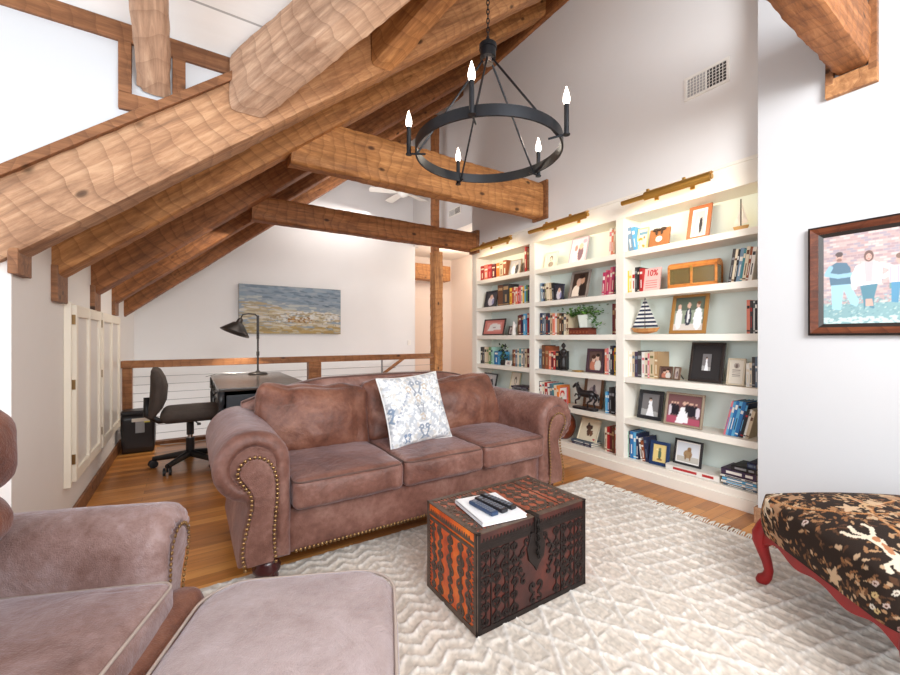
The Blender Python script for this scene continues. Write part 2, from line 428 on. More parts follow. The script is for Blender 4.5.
# ================================================================ timbers
def timber(name, p0, p1, width, depth, m, label, cat='beam', side=None, rough=.006, group=None, plumb=True, tilt=0):
    p0 = Vector(p0); p1 = Vector(p1); d = (p1-p0); L = d.length; d.normalize()
    if side is None:
        side = Vector((0,0,1)).cross(d)
        if side.length < .01: side = Vector((0,1,0))
    side = Vector(side).normalized(); nrm = d.cross(side).normalized()
    if nrm.z < 0 and abs(d.z) < .95: nrm = -nrm; 
    upv = Vector((0,0,1)) if (plumb and abs(d.z) < .95) else nrm
    so = (side-d*side.dot(d)).normalized(); R = Matrix((d, so, d.cross(so))).transposed().to_4x4(); R.translation = p0
    Ri = R.inverted()
    na, nb = 6, 9; nl = max(6, int(L/.028))
    ring = []
    for i in range(na): ring.append((-.5+i/na, 0))
    for i in range(nb): ring.append((.5, i/nb))
    for i in range(na): ring.append((.5-i/na, 1))
    for i in range(nb): ring.append((-.5, 1-i/nb))
    seed = random.random()*50; vs = []; fs = []; n = len(ring)
    per = .10
    for k in range(nl+1):
        s = L*k/nl; c = p0+d*s
        for a, b in ring:
            nx = 0; nz = 0
            if abs(a) > .499: nx = math.copysign(1, a)
            if b in (0, 1): nz = -1 if b == 0 else 1
            fr = ((s+.05*b*depth/.3+.03*noise.noise(Vector((seed, s*2, b*3))))/per) % 1
            sc = (abs(fr-.5)*2)**2*rough
            e = noise.noise(Vector((s*3+seed, a*2, b*3)))*rough*1.3
            q = c+side*(a*width)+upv*(b*depth)
            edge = 1 if (nx and nz) else 0
            disp = sc*.45+e*.8-(edge*abs(noise.noise(Vector((s*9, seed, a+b))))*rough*1.6+edge*rough)
            q += side*nx*disp+upv*nz*disp
            vs.append(tuple(Ri @ q))
    for k in range(nl):
        for j in range(n):
            l = (j+1) % n; fs.append((k*n+j, (k+1)*n+j, (k+1)*n+l, k*n+l))
    fs.append(tuple(range(n))); fs.append(tuple(nl*n+j for j in range(n-1, -1, -1)))
    me = bpy.data.meshes.new(name); me.from_pydata(vs, [], fs); me.materials.append(m); me.update()
    me.polygons.foreach_set('use_smooth', [True]*len(me.polygons)); me.set_sharp_from_angle(angle=math.radians(60))
    cor = {0, na, na+nb, 2*na+nb}
    shp = me.attributes.get('sharp_edge') or me.attributes.new('sharp_edge', 'BOOLEAN', 'EDGE')
    for e in me.edges:
        i, j = e.vertices
        if (i % n == j % n and i % n in cor) or (i//n == j//n and i//n in (0, nl)): shp.data[e.index].value = True
    o = bpy.data.objects.new(name, me); COL.objects.link(o); o.matrix_world = R
    if label: tag(o, label, cat, group)
    return o
XE = 3.22
def rafter(yc, wd, z0, dep, m, label, x0=-.645, x1=XE):
    o = timber('roof_rafter', (x0, yc, Zb(x0, z0)), (x1, yc, Zb(x1, z0)), wd, dep, m, label, 'rafter', side=(0,1,0))
    return o
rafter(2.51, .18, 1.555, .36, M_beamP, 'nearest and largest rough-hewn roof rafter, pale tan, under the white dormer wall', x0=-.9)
rafter(3.14, .20, 1.54, .33, M_beam, 'second rough-hewn rafter, orange brown, directly behind the pale largest one')
rafter(4.19, .22, 1.535, .33, M_beamD, 'third brown rafter, starting above the first pair of white wall doors')
rafter(5.15, .20, 1.53, .33, M_beamD, 'fourth brown rafter, starting above the second pair of white wall doors', x1=3.5)
rafter(6.0, .20, 1.46, .38, M_beamD, 'farthest brown hewn rafter, running above the seascape painting', x1=3.5)
def stub(y0, y1, z0, z1, label, m=M_trimw):
    b = MB(); b.box(-.645, -.612, y0, y1, z0, z1); o = b.build('rafter_block', m, bevel=.004); tag(o, label, 'wood block')
stub(2.42, 2.60, 1.47, 1.58, 'short brown end block on the wall below the pale nearest rafter')
stub(3.03, 3.25, 1.40, 1.60, 'short brown end block on the wall under the second rafter')
stub(4.05, 4.30, 1.41, 1.60, 'short brown end block on the wall under the third rafter')
stub(5.05, 5.28, 1.42, 1.60, 'short brown end block on the wall under the fourth rafter')
timber('ridge_board', (XE-.03, 2.62, 4.60), (XE-.03, 4.40, 4.60), .05, .40, M_beamD, 'long brown board where the sloped roof meets the tall white wall', 'board', rough=.002)
timber('tie_beam', (.62, 3.18, 2.49), (XE-.03, 3.18, 2.50), .16, .37, M_beam, 'thick horizontal tie beam crossing behind the round black chandelier', 'beam', rough=.009)
timber('tie_beam', (.50, 4.36, 2.345), (3.17, 4.36, 2.345), .16, .235, M_beamD, 'lower horizontal tie beam touching the tall post, knotty brown', 'beam')
b = MB(); b.box(XE-.03, XE+.0, 3.05, 3.27, 2.475, 2.89); tag(b.build('beam_plate', M_trimw, bevel=.004), 'dark wooden wall plate at the end of the beam behind the chandelier', 'plate')
b = MB(); b.box(3.17, 3.22, 4.27, 4.44, 2.32, 2.62); tag(b.build('beam_plate', M_trimw, bevel=.004), 'dark wooden wall plate beside the far brass picture light', 'plate')
# tall post behind the sofa
timber('timber_post', (3.44, 5.62, 0), (3.44, 5.62, 2.58), .16, .16, M_beam, 'tall square timber post standing behind the sofa at the railing end', 'post', rough=.004)
timber('post_extension', (3.41, 5.66, 2.58), (3.41, 5.66, 4.8), .11, .11, M_beamD, 'narrower timber upright continuing above the lower tie beam', 'post', rough=.003)
# near tie beam over the framed family picture with its pocket
timber('tie_beam', (-.6, .665, 2.67), (3.06, .665, 2.67), .15, .32, M_beamD, 'heavy beam above the family picture, ending in a wall pocket', 'beam')
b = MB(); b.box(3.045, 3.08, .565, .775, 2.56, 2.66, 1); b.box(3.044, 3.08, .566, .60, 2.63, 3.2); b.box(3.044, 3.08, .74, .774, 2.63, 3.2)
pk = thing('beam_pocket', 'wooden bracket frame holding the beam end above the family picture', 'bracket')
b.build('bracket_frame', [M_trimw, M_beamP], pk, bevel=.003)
# valley rafters and dormer rafter
timber('valley_rafter', (.26, 2.41, 2.40), (1.75, .80, 3.60), .17, .30, M_beamV, 'broad pale hewn beam rising from the nearest rafter toward the viewer', 'beam', rough=.0045, side=(1,0,0))
timber('valley_rafter', (1.04, 2.41, 2.93), (1.60, 1.62, 3.62), .15, .28, M_beam, 'shorter orange hewn beam end beside the chandelier chain', 'beam', rough=.0045, side=(1,0,0))
timber('dormer_rafter', (-.15, 2.44, 2.39), (-.15, .85, 2.39+1.59*BR), .13, .2, M_beamV, 'pale hewn rafter foot seated in a brown frame on the white dormer wall', 'rafter', rough=.008, side=(1,0,0))
tr = thing('rafter_surround', 'brown flat boards framing the rafter foot on the white dormer wall', 'frame')
b = MB(); b.box(-1.2, .30, 2.435, 2.47, 2.60, 2.69); b.build('top_board', M_trimw, tr, bevel=.003)
for x0, x1 in ((-.285, -.235), (-.075, -.02)):
    b = MB(); b.box(x0, x1, 2.43, 2.47, 2.361, 2.60); b.build('upright', M_trimw, tr, bevel=.003)
b = MB(); b.box(-.285, -.02, 2.43, 2.47, 2.28, 2.36); b.build('sill_board', M_trimw, tr, bevel=.003)
b = MB()
p = []
for x in (-1.0, .24):
    z = Zb(x, 1.555)+.345
    p.append((x, z))
b.prism([(p[0][0], p[0][1]), (p[1][0], p[1][1]), (p[1][0], p[1][1]+.05), (p[0][0], p[0][1]+.05)], 2.40, 2.47)
tag(b.build('rafter_trim', M_trimw, bevel=.003), 'thin brown trim strip along the upper edge of the nearest rafter', 'trim strip')
# hall header beam and door
b = MB(); b.box(3.67, 4.75, 7.35, 7.6, 2.42, 2.74); tag(b.build('hall_beam', M_beam, bevel=.008), 'brown header beam in the hallway seen past the tall post', 'beam')
dd = MB(); dd.box(3.7, 4.55, 7.66, 7.70, 0, 2.05); d1 = struct('door_1', dd, mat('hall_door', rgb(238,222,208), .6), bevel=.003)
b = MB(); b.ball((3.82, 7.62, 1.28), .03, 10); b.box(3.80, 3.84, 7.63, 7.66, 1.24, 1.32); b.build('door_knob', mat('dark_bronze', rgb(50,42,38), .35, .8), d1, smooth=True)
# ================================================================ railing
ML = hewn('rail_wood', rgb(96,56,32), rgb(142,92,56), rgb(170,118,76), .12, .45)
ry = 5.62
rl = thing('railing', 'brown timber railing with thin horizontal cables behind desk and sofa', 'railing', (0, ry, 0))
def part_timber(name, x0, x1, y0, y1, z0, z1, m, parent, bevel=.005):
    b = MB(); b.box(x0, x1, y0, y1, z0, z1); return b.build(name, m, parent, bevel=bevel)
part_timber('handrail', -.63, 3.355, -.05, .05, .865, .945, ML, rl)
part_timber('rail_post', -.62, -.535, -.04, .04, 0, .865, ML, rl)
part_timber('rail_post', 1.335, 1.50, -.06, .06, 0, .865, ML, rl)
ms = mat('steel', rgb(150,150,150), .3, .9)
part_timber('steel_stanchion', 2.40, 2.42, -.012, .012, 0.0, .865, ms, rl, .002)
for i in range(8):
    b = MB(); z = .12+i*.092
    b.tube([(-.54, 0, z), (1.34, 0, z)], .003, 6); b.tube([(1.5, 0, z), (3.355, 0, z)], .003, 6); b.build('cable', ms, rl)
# stair handrail going down on the far wall
st = thing('stair_handrail', 'short sloping wooden stair handrail seen through the railing cables', 'handrail')
b = MB(); b.tube([(2.5, 6.84, .24), (3.40, 6.84, .83)], .028, 10); b.build('rail', ML, st)
b = MB()
for x, z in ((2.7, .35), (3.2, .68)): b.tube([(x, 6.84, z-.03), (x, 6.92, z-.05)], .008, 6)
b.build('bracket', ms, st)
b = MB(); b.box(3.50, 3.56, 6.915, 6.93, 1.05, 1.15); b.box(3.522, 3.538, 6.908, 6.916, 1.08, 1.12)
tag(b.build('light_switch', M_white, bevel=.002), 'white light switch plate near the corner of the painting wall', 'switch')
# vents
def vent(name, label, X, y0, y1, z0, z1, dark):
    r = thing(name, label, 'vent', (X, (y0+y1)/2, (z0+z1)/2)); w2 = (y1-y0)/2; h2 = (z1-z0)/2
    b = MB()
    for a in ((-w2, w2, h2-.02, h2), (-w2, w2, -h2, -h2+.02), (-w2, -w2+.02, -h2+.02, h2-.02), (w2-.02, w2, -h2+.02, h2-.02), (-.006, .006, -h2+.02, h2-.02)): b.box(-.012, 0, *a)
    b.build('vent_frame', M_white, r, bevel=.002)
    b = MB(); b.box(-.004, -.001, -w2+.02, -.006, -h2+.02, h2-.02, 1); b.box(-.004, -.001, .006, w2-.02, -h2+.02, h2-.02, 0)
    b.build('vent_opening', [mat('vent_grey', rgb(176,174,172), .7), mat('vent_dark', rgb(64,60,58), .8)], r)
    b = MB(); n = 12
    for i in range(1, n):
        y = -w2+.02+(w2*2-.04)*i/n; b.box(-.010, -.006, y-.0018, y+.0018, -h2+.02, h2-.02)
    for i in range(1, 6):
        z = -h2+.02+(2*h2-.04)*i/6; b.box(-.009, -.005, -w2+.02, w2-.02, z-.0012, z+.0012)
    b.build('louvre', M_white, r)
vent('wall_vent', 'white double wall register high above the brass picture lights', 3.22, onX(730, 3.22), onX(685, 3.22), zat(100, 3.22, onX(690, 3.22)), zat(77, 3.22, onX(690, 3.22)), 0)
vent('wall_vent', 'small distant wall vent beside the tall post near the hallway', 3.62, onX(461, 3.62), onX(449, 3.62), zat(213, 3.62, 5.3), zat(205, 3.62, 5.3), 0)
# ceiling fan over the stairwell
fn = thing('ceiling_fan', 'white ceiling fan glimpsed between the two tie beams', 'ceiling fan', (2.95, 6.0, 3.59))
b = MB(); b.lathe([(.03, .12), (.09, .08), (.1, 0), (.07, -.06), (.02, -.08)], (0,0,0), 20); b.build('motor', M_white, fn, smooth=True)
b = MB(); b.tube([(0,0,.1), (0,0,1.12)], .014, 8); b.build('downrod', M_white, fn)
for k in range(5):
    a = .35+2*PI*k/5; b = MB(); b.M = Matrix.Rotation(a, 4, 'Z') @ Matrix.Rotation(.2, 4, 'X')
    b.zprism([(.08,-.03), (.2,-.06), (.54,-.07), (.56,0), (.54,.07), (.2,.06), (.08,.03)], -.005, .005); b.build('fan_blade', M_white, fn)
# ================================================================ white panel doors on the left wall
M_cream = mat('cream_paint', rgb(236, 226, 208), .45)
M_pane = mat('frosted_pane', rgb(214, 206, 198), .3, spec=.4)
def wall_doors(y0, y1, label, casing):
    c = thing('wall_cabinet', label, 'cabinet', (-.64, (y0+y1)/2, 0)); hw = (y1-y0)/2
    b = MB()
    b.box(0, .022, -hw, hw, .30, 1.41); b.build('backing', M_cream, c)
    if casing:
        b = MB(); b.box(0, .034, -hw-.052, -hw-.034, .29, 1.415); b.build('casing', M_cream, c, bevel=.003)
    b = MB()
    for yy in (-hw, -hw*.02-.025, hw-.05): b.box(.022, .05, yy, yy+.05, .31, 1.40)
    for z in (.31, 1.33):
        for ya, yb in ((-hw+.05, -hw*.02-.025), (-hw*.02+.025, hw-.05)): b.box(.022, .049, ya, yb, z, z+.07)
    dr_ = b.build('door_frame', M_cream, c, bevel=.003)
    for a, e in ((-hw+.05, -hw*.02-.025), (-hw*.02+.025, hw-.05)):
        b = MB(); b.box(.024, .034, a, e, .38, 1.33); b.build('door_panel', M_pane, c)
    for z in (.42, .88, 1.28):
        b = MB(); b.box(.02, .046, -hw-.008, -hw, z, z+.06); b.build('hinge', mat('brass_small', rgb(150,120,80), .35, .9), c)
wall_doors(3.34, 4.17, 'nearer cream two-panel wall cupboard doors with a side casing', True)
wall_doors(4.25, 5.2, 'farther cream two-panel wall cupboard doors beside the black bin', False)
# ================================================================ leather and other furniture materials
def leather(name, dark, mid, light, sheen=.35):
    m = bpy.data.materials.new(name); m.use_nodes = True; t = NT(m)
    v = t.coords(); n1 = t.noise(v, 5, 6, .6, .4); n2 = t.noise(v, 45, 3, .6)
    f = t.math('ADD', t.math('MULTIPLY', n1, .8), t.math('MULTIPLY', n2, .25))
    t.link(t.ramp(f, [(.34, dark), (.52, mid), (.72, light)]), t.b.inputs['Base Color'])
    t.b.inputs['Roughness'].default_value = .40; t.b.inputs['Specular IOR Level'].default_value = .45
    t.b.inputs['Sheen Weight'].default_value = sheen; t.b.inputs['Sheen Roughness'].default_value = .35
    t.b.inputs['Sheen Tint'].default_value = (.9, .88, 1, 1)
    h = t.math('ADD', t.noise(v, 260, 3), t.math('MULTIPLY', t.noise(v, 7, 4, .55, 2.2), 3.5)); t.bump(h, .4, .006)
    MATS[name] = m; return m
L_main = leather('brown_leather', rgb(88,54,44), rgb(122,82,70), rgb(154,116,104), .25)
L_cush = leather('worn_brown_leather', rgb(78,45,34), rgb(116,72,56), rgb(150,104,84), .22)
L_chair = leather('skylit_brown_leather', rgb(112,80,70), rgb(146,118,112), rgb(178,156,154), .45)  # brown leather with pale lilac skylight mixed into its colour
M_pipe = mat('piping', rgb(92,66,58), .5); M_pipeL = mat('pale_piping', rgb(176,160,150), .5)
M_nail = mat('brass_nail', rgb(150,118,78), .3, .9)
M_darkwood = mat('mahogany', rgb(66,26,26), .25, var=.2, vscale=20)
def arm_profile(r=.17, zc=.588, z0=.12, stem=.235):
    P = [(0, z0), (0, z0+.12), (0, z0+.24), (0, zc-.12), (0, zc-.05)]
    for k in range(0, 27):
        a = math.radians(180-260*k/26); P.append((r+r*math.cos(a), zc+r*math.sin(a)))
    e = P[-1]
    P += [(e[0]-.008, e[1]-.035), (e[0]+(stem-e[0])*.35, zc-r-.13), (stem-.01, z0+.10), (stem, z0)]
    return P
def inset(P, d):
    n = len(P); out = []
    for i in range(n):
        a = Vector(P[i-1]); b = Vector(P[i]); c = Vector(P[(i+1) % n])
        t1 = (b-a).normalized() if (b-a).length > 1e-9 else Vector((0,0)); t2 = (c-b).normalized() if (c-b).length > 1e-9 else t1
        t = (t1+t2)
        if t.length < 1e-6: t = t1
        t.normalize(); nn = Vector((t.y, -t.x))
        k = 1/max(.6, nn.dot(Vector((t1.y, -t1.x))) if t1.length else 1)
        out.append((b.x+nn.x*d*k, b.y+nn.y*d*k))
    return out
def build_arm(parent, x_in, sgn, yf, yb, m, r=.17, zc=.588, z0=.12, stem=.235, panel=None, nails=True, pucker=.004):
    P = arm_profile(r, zc, z0, stem); n = len(P)
    secs = [(yb, .02, 0), (yb-.02, .0, 0)]
    for k in range(1, 7): secs.append((yb-.02+(yf+.06-yb+.02)*k/7, 0, 0))
    for k in range(0, 7):
        a = PI/2*k/6; secs.append((yf+.055-.055*math.sin(a), .05*(1-math.cos(a)), 1))
    secs += [(yf+.006, .062, 1), (yf+.018, .072, .5)]
    mb = MB(); vs = []; fs = []
    for y, ins, pk in secs:
        Q = inset(P, ins)
        for i, (o, z) in enumerate(Q):
            dy = 0
            if pk and 6 < i < 31:
                dy = pucker*pk*math.cos(i*PI)*1.0*(1 if ins > .004 else 0)
            wob = .004*noise.noise(Vector((y*6, o*8, z*8+x_in*9)))
            vs.append((x_in+sgn*(o+wob), y+dy, z+wob))
    S = len(secs)
    for k in range(S-1):
        for i in range(n):
            j = (i+1) % n; fs.append((k*n+i, k*n+j, (k+1)*n+j, (k+1)*n+i))
    fs.append(tuple(range(n))); fs.append(tuple((S-1)*n+i for i in range(n)))
    mb.add(vs, fs); arm = mb.build('arm', m, parent, smooth=True, auto=True)
    if panel is None:
        return arm
    b = MB(); b.prism([(x_in+sgn*o, z) for o, z in panel], yf-.002, yf+.03); b.build('front_panel', m, arm, bevel=.008, seg=3)
    if nails:
        b = MB(); pts = [Vector((x_in+sgn*o, z)) for o, z in inset(panel, .008 if True else 0)]
        line(b, pts, .0215 if r > .15 else .016, .0088 if r > .15 else .0068, yf-.005, closed=False); b.build('nailhead_trim', M_nail, arm, smooth=True)
    return arm
def line(b, pts, step, r, y, closed=False):
    acc = 0; last = pts[0]; b.ball((last.x, y, last.y), r, 7, sc=(1, .6, 1))
    for p in pts[1:]:
        seg = (p-last).length; d = (p-last).normalized() if seg > 0 else Vector((0,0)); s = step-acc
        while s <= seg:
            q = last+d*s; b.ball((q.x, y, q.y), r, 7, sc=(1, .6, 1)); s += step
        acc = seg-(s-step); last = p
def smooth_poly(P, it=2):
    for _ in range(it):
        Q = []
        for i in range(len(P)-1):
            a, c = P[i], P[i+1]; Q += [(a[0]*.75+c[0]*.25, a[1]*.75+c[1]*.25), (a[0]*.25+c[0]*.75, a[1]*.25+c[1]*.75)]
        P = [P[0]]+Q+[P[-1]]
    return P
PANEL = smooth_poly([(.200,.128),(.214,.20),(.192,.31),(.170,.40),(.172,.465),(.205,.515),(.236,.565),(.215,.618),(.160,.636),(.105,.605),(.078,.535),(.074,.45),(.083,.36),(.092,.25),(.082,.128)])
def cushion(parent, name, m, c, dims, r=.035, cr=0, bulge=(.006,.02,.025), wr=.006, seed=0, pipe=None, n=26, rot=None, pipes=(1,), wscale=5):
    b = MB()
    M = Matrix.Translation(Vector(c)) @ (rot or Matrix.Identity(4))
    soft_box(b, *dims, r=r, bulge=bulge, n=n, wr=wr, wscale=wscale, seed=seed, M=M, cr=cr)
    o = b.build(name, m, parent, smooth=True)
    if pipe:
        b = MB(); w, d, h = dims
        for sg in pipes:
            z = sg*(h/2-r*.35); b.M = M
            b.tube([(p[0], p[1], p[2]) for p in rrect(w-.004, d-.004, max(r*1.3, cr), z, 8)], .0045, 6, closed=True)
        b.build('piping', pipe, o, smooth=True)
    return o
# ================================================================ sofa
sf = thing('sofa', 'large brown leather rolled-arm sofa with brass nailheads, behind the carved trunk', 'sofa', (1.245, 2.55, 0), 0)
XI = .825
build_arm(sf, -XI, -1, -.47, .40, L_main, panel=PANEL)
build_arm(sf, XI+.06, 1, -.47, .40, L_main, panel=PANEL)
# base rail with nail row and camel back
b = MB(); soft_box(b, 1.74, .86, .23, r=.02, bulge=(0,0,0), n=20, c=(.03, -.005, .235)); b.build('seat_base', L_main, sf, smooth=True)
b = MB(); pts = [Vector((-.80+1.66*i/20, .135)) for i in range(21)]; line(b, pts, .0215, .0100, -.443); b.build('nailhead_trim', M_nail, sf, smooth=True)
b = MB(); vs = []; fs = []
nb_ = 36
def backtop(x):
    a = abs(x)/1.02
    return .925-.02*a*a-.15*max(0, a-.45)**1.5*2.0
for i in range(nb_+1):
    x = -1.0+2.0*i/nb_; zt = backtop(x)
    for y, z in ((.27, .3), (.28, .55), (.30, zt-.06), (.315, zt-.015), (.345, zt), (.385, zt-.004), (.415, zt-.03), (.425, zt-.09), (.43, .5), (.43, .12)):
        vs.append((x*(1 if z > .4 else .93)+.03, y, z))
m_ = 10
for i in range(nb_):
    for j in range(m_-1): fs.append((i*m_+j, i*m_+j+1, (i+1)*m_+j+1, (i+1)*m_+j))
fs.append(tuple(range(m_-1, -1, -1))); fs.append(tuple(nb_*m_+j for j in range(m_)))
b.add(vs, fs); bk = b.build('backrest', L_main, sf, smooth=True)
b = MB(); b.tube([(-.97+2.0*i/nb_, .325, backtop(-1.0+2.0*i/nb_)-.006) for i in range(nb_+1)], .006, 6); b.build('piping', M_pipe, bk, smooth=True)
for i, (x0, x1) in enumerate(((-.825, -.225), (-.225, .342), (.342, .885))):
    cushion(sf, 'seat_cushion', L_main, ((x0+x1)/2, -.135, .425), (x1-x0-.006, .74, .155), bulge=(.004,.02,.022), wr=.007, seed=i*5, pipe=M_pipe)
Rb = Matrix.Rotation(math.radians(-17), 4, 'X')
for i, (x, w_, dz_, ry_) in enumerate(((-.555, .72, -.005, .09), (.06, .57, .015, 0), (.60, .62, -.005, -.08))):
    Rt = Matrix.Rotation(ry_, 4, 'Y') @ Rb
    cushion(sf, 'back_cushion', L_cush, (x, .150, .668+dz_), (w_, .16, .43), r=.05, bulge=(.012,.085,.02), wr=.040, wscale=3.2, seed=11+i*7, pipe=M_pipe if False else None, rot=Rt, n=40)
for x in (-.93, .99):
    for y in (-.40, .33):
        b = MB(); b.lathe([(.040, 0), (.052, .012), (.055, .03), (.045, .045), (.062, .06), (.066, .08), (.055, .095), (.06, .12)], (x, y, 0), 20); b.build('foot', M_darkwood, sf, smooth=True)
# ================================================================ patterned pillow
def pillow_mesh(parent, w, h, t, N, canvas, name, m):
    front = []; vs = []; fs = []; cols = []
    for side in (1, -1):
        for i in range(N):
            for j in range(N):
                u = i/(N-1)*2-1; v = j/(N-1)*2-1
                pin = 1-.07*(1-v*v)*abs(u)**3; pin2 = 1-.07*(1-u*u)*abs(v)**3
                e = max(0, (1-u**4)*(1-v**4))**.55
                z = noise.noise(Vector((u*2, v*2, 3)))*.012*e
                vs.append((u*w/2*pin, -side*(t/2*e)+z, v*h/2*pin2))
                cols.append(canvas.at((u+1)/2 if side == 1 else (1-u)/2, (v+1)/2))
    for s_ in (0, 1):
        k = s_*N*N
        for i in range(N-1):
            for j in range(N-1):
                q = (k+i*N+j, k+(i+1)*N+j, k+(i+1)*N+j+1, k+i*N+j+1); fs.append(q if s_ == 0 else q[::-1])
    b = MB(); b.add(vs, fs); o = b.build(name, m, parent, smooth=True); paint_mesh(o, cols); return o
cv = Canvas(260, 260, (208, 210, 212))
rp = random.Random(3)
for k in range(420):     # faded grey blotches, mirrored about the middle
    x, y = rp.random()*.5, rp.random(); g = rp.choice([(188,190,194), (222,222,222), (176,180,186), (200,196,190), (228,228,226)])
    r1, r2, a = .008+.02*rp.random(), .02+.035*rp.random(), rp.random()*3
    cv.ell(x, y, r1, r2, g, a); cv.ell(1-x, y, r1, r2, g, -a)
def scroll_paint(cx, cy, s, c, mir):
    for sg in mir:
        X = lambda x: cx+sg*x*s if True else 0
        P = []
        for i in range(26):
            t = i/25; a = t*5.2; r = .5*(1-t*.75); P.append((X(.35+r*math.cos(a)*.6), cy+s*(.3+r*math.sin(a)*.8)))
        cv.line(P, s*.11, c)
        cv.line([(X(.62), cy+s*.3), (X(.5), cy-.2*s), (X(.2), cy-.7*s), (X(.45), cy-1.0*s)], s*.12, c)
        cv.ell(X(.2), cy-.72*s, s*.2, s*.12, c, sg*.7); cv.ell(X(.75), cy+.35*s, s*.16, s*.1, c, .4)
for cx, cy, s, c in ((.5, .80, .13, (142,148,158)), (.5, .18, .12, (132,142,156)), (0, .46, .12, (122,138,158)), (1, .46, .12, (144,150,160)), (.5, .5, .09, (150,154,160)), (.22, .12, .07, (110,128,154))):
    scroll_paint(cx, cy, s, c, (1, -1))
for cx, cy in ((.36, .76), (.64, .78), (.5, .36), (.5, .62)):
    for k in range(5): cv.ell(cx+.03*math.cos(k*1.25), cy+.04*math.sin(k*1.25), .014, .022, (184,170,154), k)
for sg in (0, 1):
    for i in range(8):
        x = abs(sg-(.10+.035*i)); cv.ell(x, .36+.05*i, .013, .02, (150,156,168), i)
pw = thing('patterned_pillow', 'white and grey scroll-patterned square throw pillow on the brown sofa', 'pillow', (1.268, 2.40, .722), 0)
pw.rotation_euler = (math.radians(-20), math.radians(-3), math.radians(5))
po = pillow_mesh(pw, .475, .47, .15, 110, cv, 'pillow_cover', attr_mat('pillow_cloth', .85, .3, 500))
b = MB(); pts = []
for k in range(96):
    s_ = k/24; side = int(s_); f = (s_-side)*2-1
    u, v = ((f, -1), (1, f), (-f, 1), (-1, -f))[side]
    pts.append((u*.2375*(1-.07*(1-v*v)*abs(u)**3), 0, v*.235*(1-.07*(1-u*u)*abs(v)**3)))
b.tube(pts, .005, 6, closed=True); b.build('piping', mat('cream_cord', rgb(222,220,216), .8), pw, smooth=True)
# ================================================================ armchair
TH = math.radians(68.3); cx_, cy_ = -.544, 1.31
ac = thing('armchair', 'brown leather rolled-arm armchair partly in view beside the leather ottoman', 'armchair', (cx_, cy_, .010), TH)
PAN2 = smooth_poly([(.135,.128),(.145,.2),(.125,.3),(.115,.38),(.125,.43),(.150,.48),(.165,.535),(.15,.575),(.11,.59),(.07,.565),(.052,.50),(.05,.40),(.058,.25),(.055,.128)])
build_arm(ac, .30, 1, -.39, .42, L_chair, r=.112, zc=.55, stem=.165, panel=PAN2, pucker=.003)
build_arm(ac, -.30, -1, -.39, .42, L_chair, r=.112, zc=.55, stem=.165, panel=PAN2, pucker=.003)
b = MB(); soft_box(b, .62, .80, .22, r=.02, bulge=(0,0,0), n=16, c=(0, 0, .23)); b.build('seat_base', L_chair, ac, smooth=True)
b = MB(); soft_box(b, .80, .11, .13, r=.05, bulge=(.0,.01,.0), n=18, wr=.004, c=(0, -.425, .355)); b.build('front_rail', L_cush, ac, smooth=True)
cushion(ac, 'seat_cushion', L_chair, (0, -.13, .41), (.60, .60, .15), r=.03, bulge=(.003,.015,.03), wr=.006, seed=40, pipe=M_pipeL, n=30)
b = MB(); soft_box(b, .66, .13, .72, r=.05, bulge=(0,0,.02), n=18, c=(0, .36, .58)); b.build('backrest', L_chair, ac, smooth=True)
cushion(ac, 'back_cushion', L_cush, (-.01, .07, .715), (.62, .26, .17), r=.085, bulge=(.02,.04,.0), wr=.012, seed=3, n=26)
cushion(ac, 'lumbar_cushion', L_cush, (0, .20, .57), (.58, .16, .20), r=.07, bulge=(.01,.03,0), wr=.01, seed=5)
cushion(ac, 'head_cushion', L_cush, (.01, .08, .89), (.65, .25, .25), r=.08, bulge=(.02,.04,.02), wr=.012, seed=9, n=26)
for x in (-.36, .36):
    for y in (-.33, .36):
        b = MB(); b.lathe([(.03, 0), (.045, .02), (.05, .05), (.04, .07), (.05, .10), (.05, .125)], (x, y, 0), 16); b.build('foot', M_darkwood, ac, smooth=True)
# ================================================================ ottoman
ot = thing('ottoman', 'flat-topped leather ottoman with pale piping, in front of the armchair', 'ottoman', (.178, 1.022, .012), math.radians(-24))
b = MB(); soft_box(b, .50, .59, .20, r=.03, bulge=(.005,.005,0), n=16, c=(0, 0, .19)); b.build('ottoman_base', L_cush, ot, smooth=True)
cushion(ot, 'ottoman_cushion', leather('skylit_ottoman_leather', rgb(146,126,122), rgb(168,150,147), rgb(186,170,170), .5), (0, 0, .376), (.55, .64, .16), r=.05, cr=.12, bulge=(.006,.006,.022), wr=.003, pipe=M_pipeL, n=30, pipes=(1, -1))  # window light on the ottoman top painted into this paler leather
for x in (-.2, .2):
    for y in (-.24, .24):
        b = MB(); b.lathe([(.025, 0), (.04, .02), (.045, .05), (.035, .07), (.045, .095)], (x, y, 0), 16); b.build('foot', M_darkwood, ot, smooth=True)
# ================================================================ carved trunk
tw, td, thh = .655, .40, .41
tk = thing('trunk', 'orange-brown wooden trunk covered in dark metal scrollwork, standing on the rug', 'trunk', (.95+tw/2, 1.28+td/2, .012), 0)
def tmat(name, a, bb, c):
    m = bpy.data.materials.new(name); m.use_nodes = True; t = NT(m)
    n = t.noise(t.coords(), 7, 5, .6, .5); t.link(t.ramp(n, [(.3, a), (.5, bb), (.7, c)]), t.b.inputs['Base Color'])
    t.b.inputs['Roughness'].default_value = .35; t.bump(t.noise(t.coords(), 60, 3), .15, .003); MATS[name] = m; return m
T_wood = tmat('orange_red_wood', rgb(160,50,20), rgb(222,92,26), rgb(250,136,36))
T_front = tmat('shaded_front_wood', rgb(40,18,18), rgb(64,28,24), rgb(92,38,28))  # same wood as the sides, with the front's shade painted in
T_top = tmat('russet_wood', rgb(120,56,38), rgb(160,82,56), rgb(184,110,84))
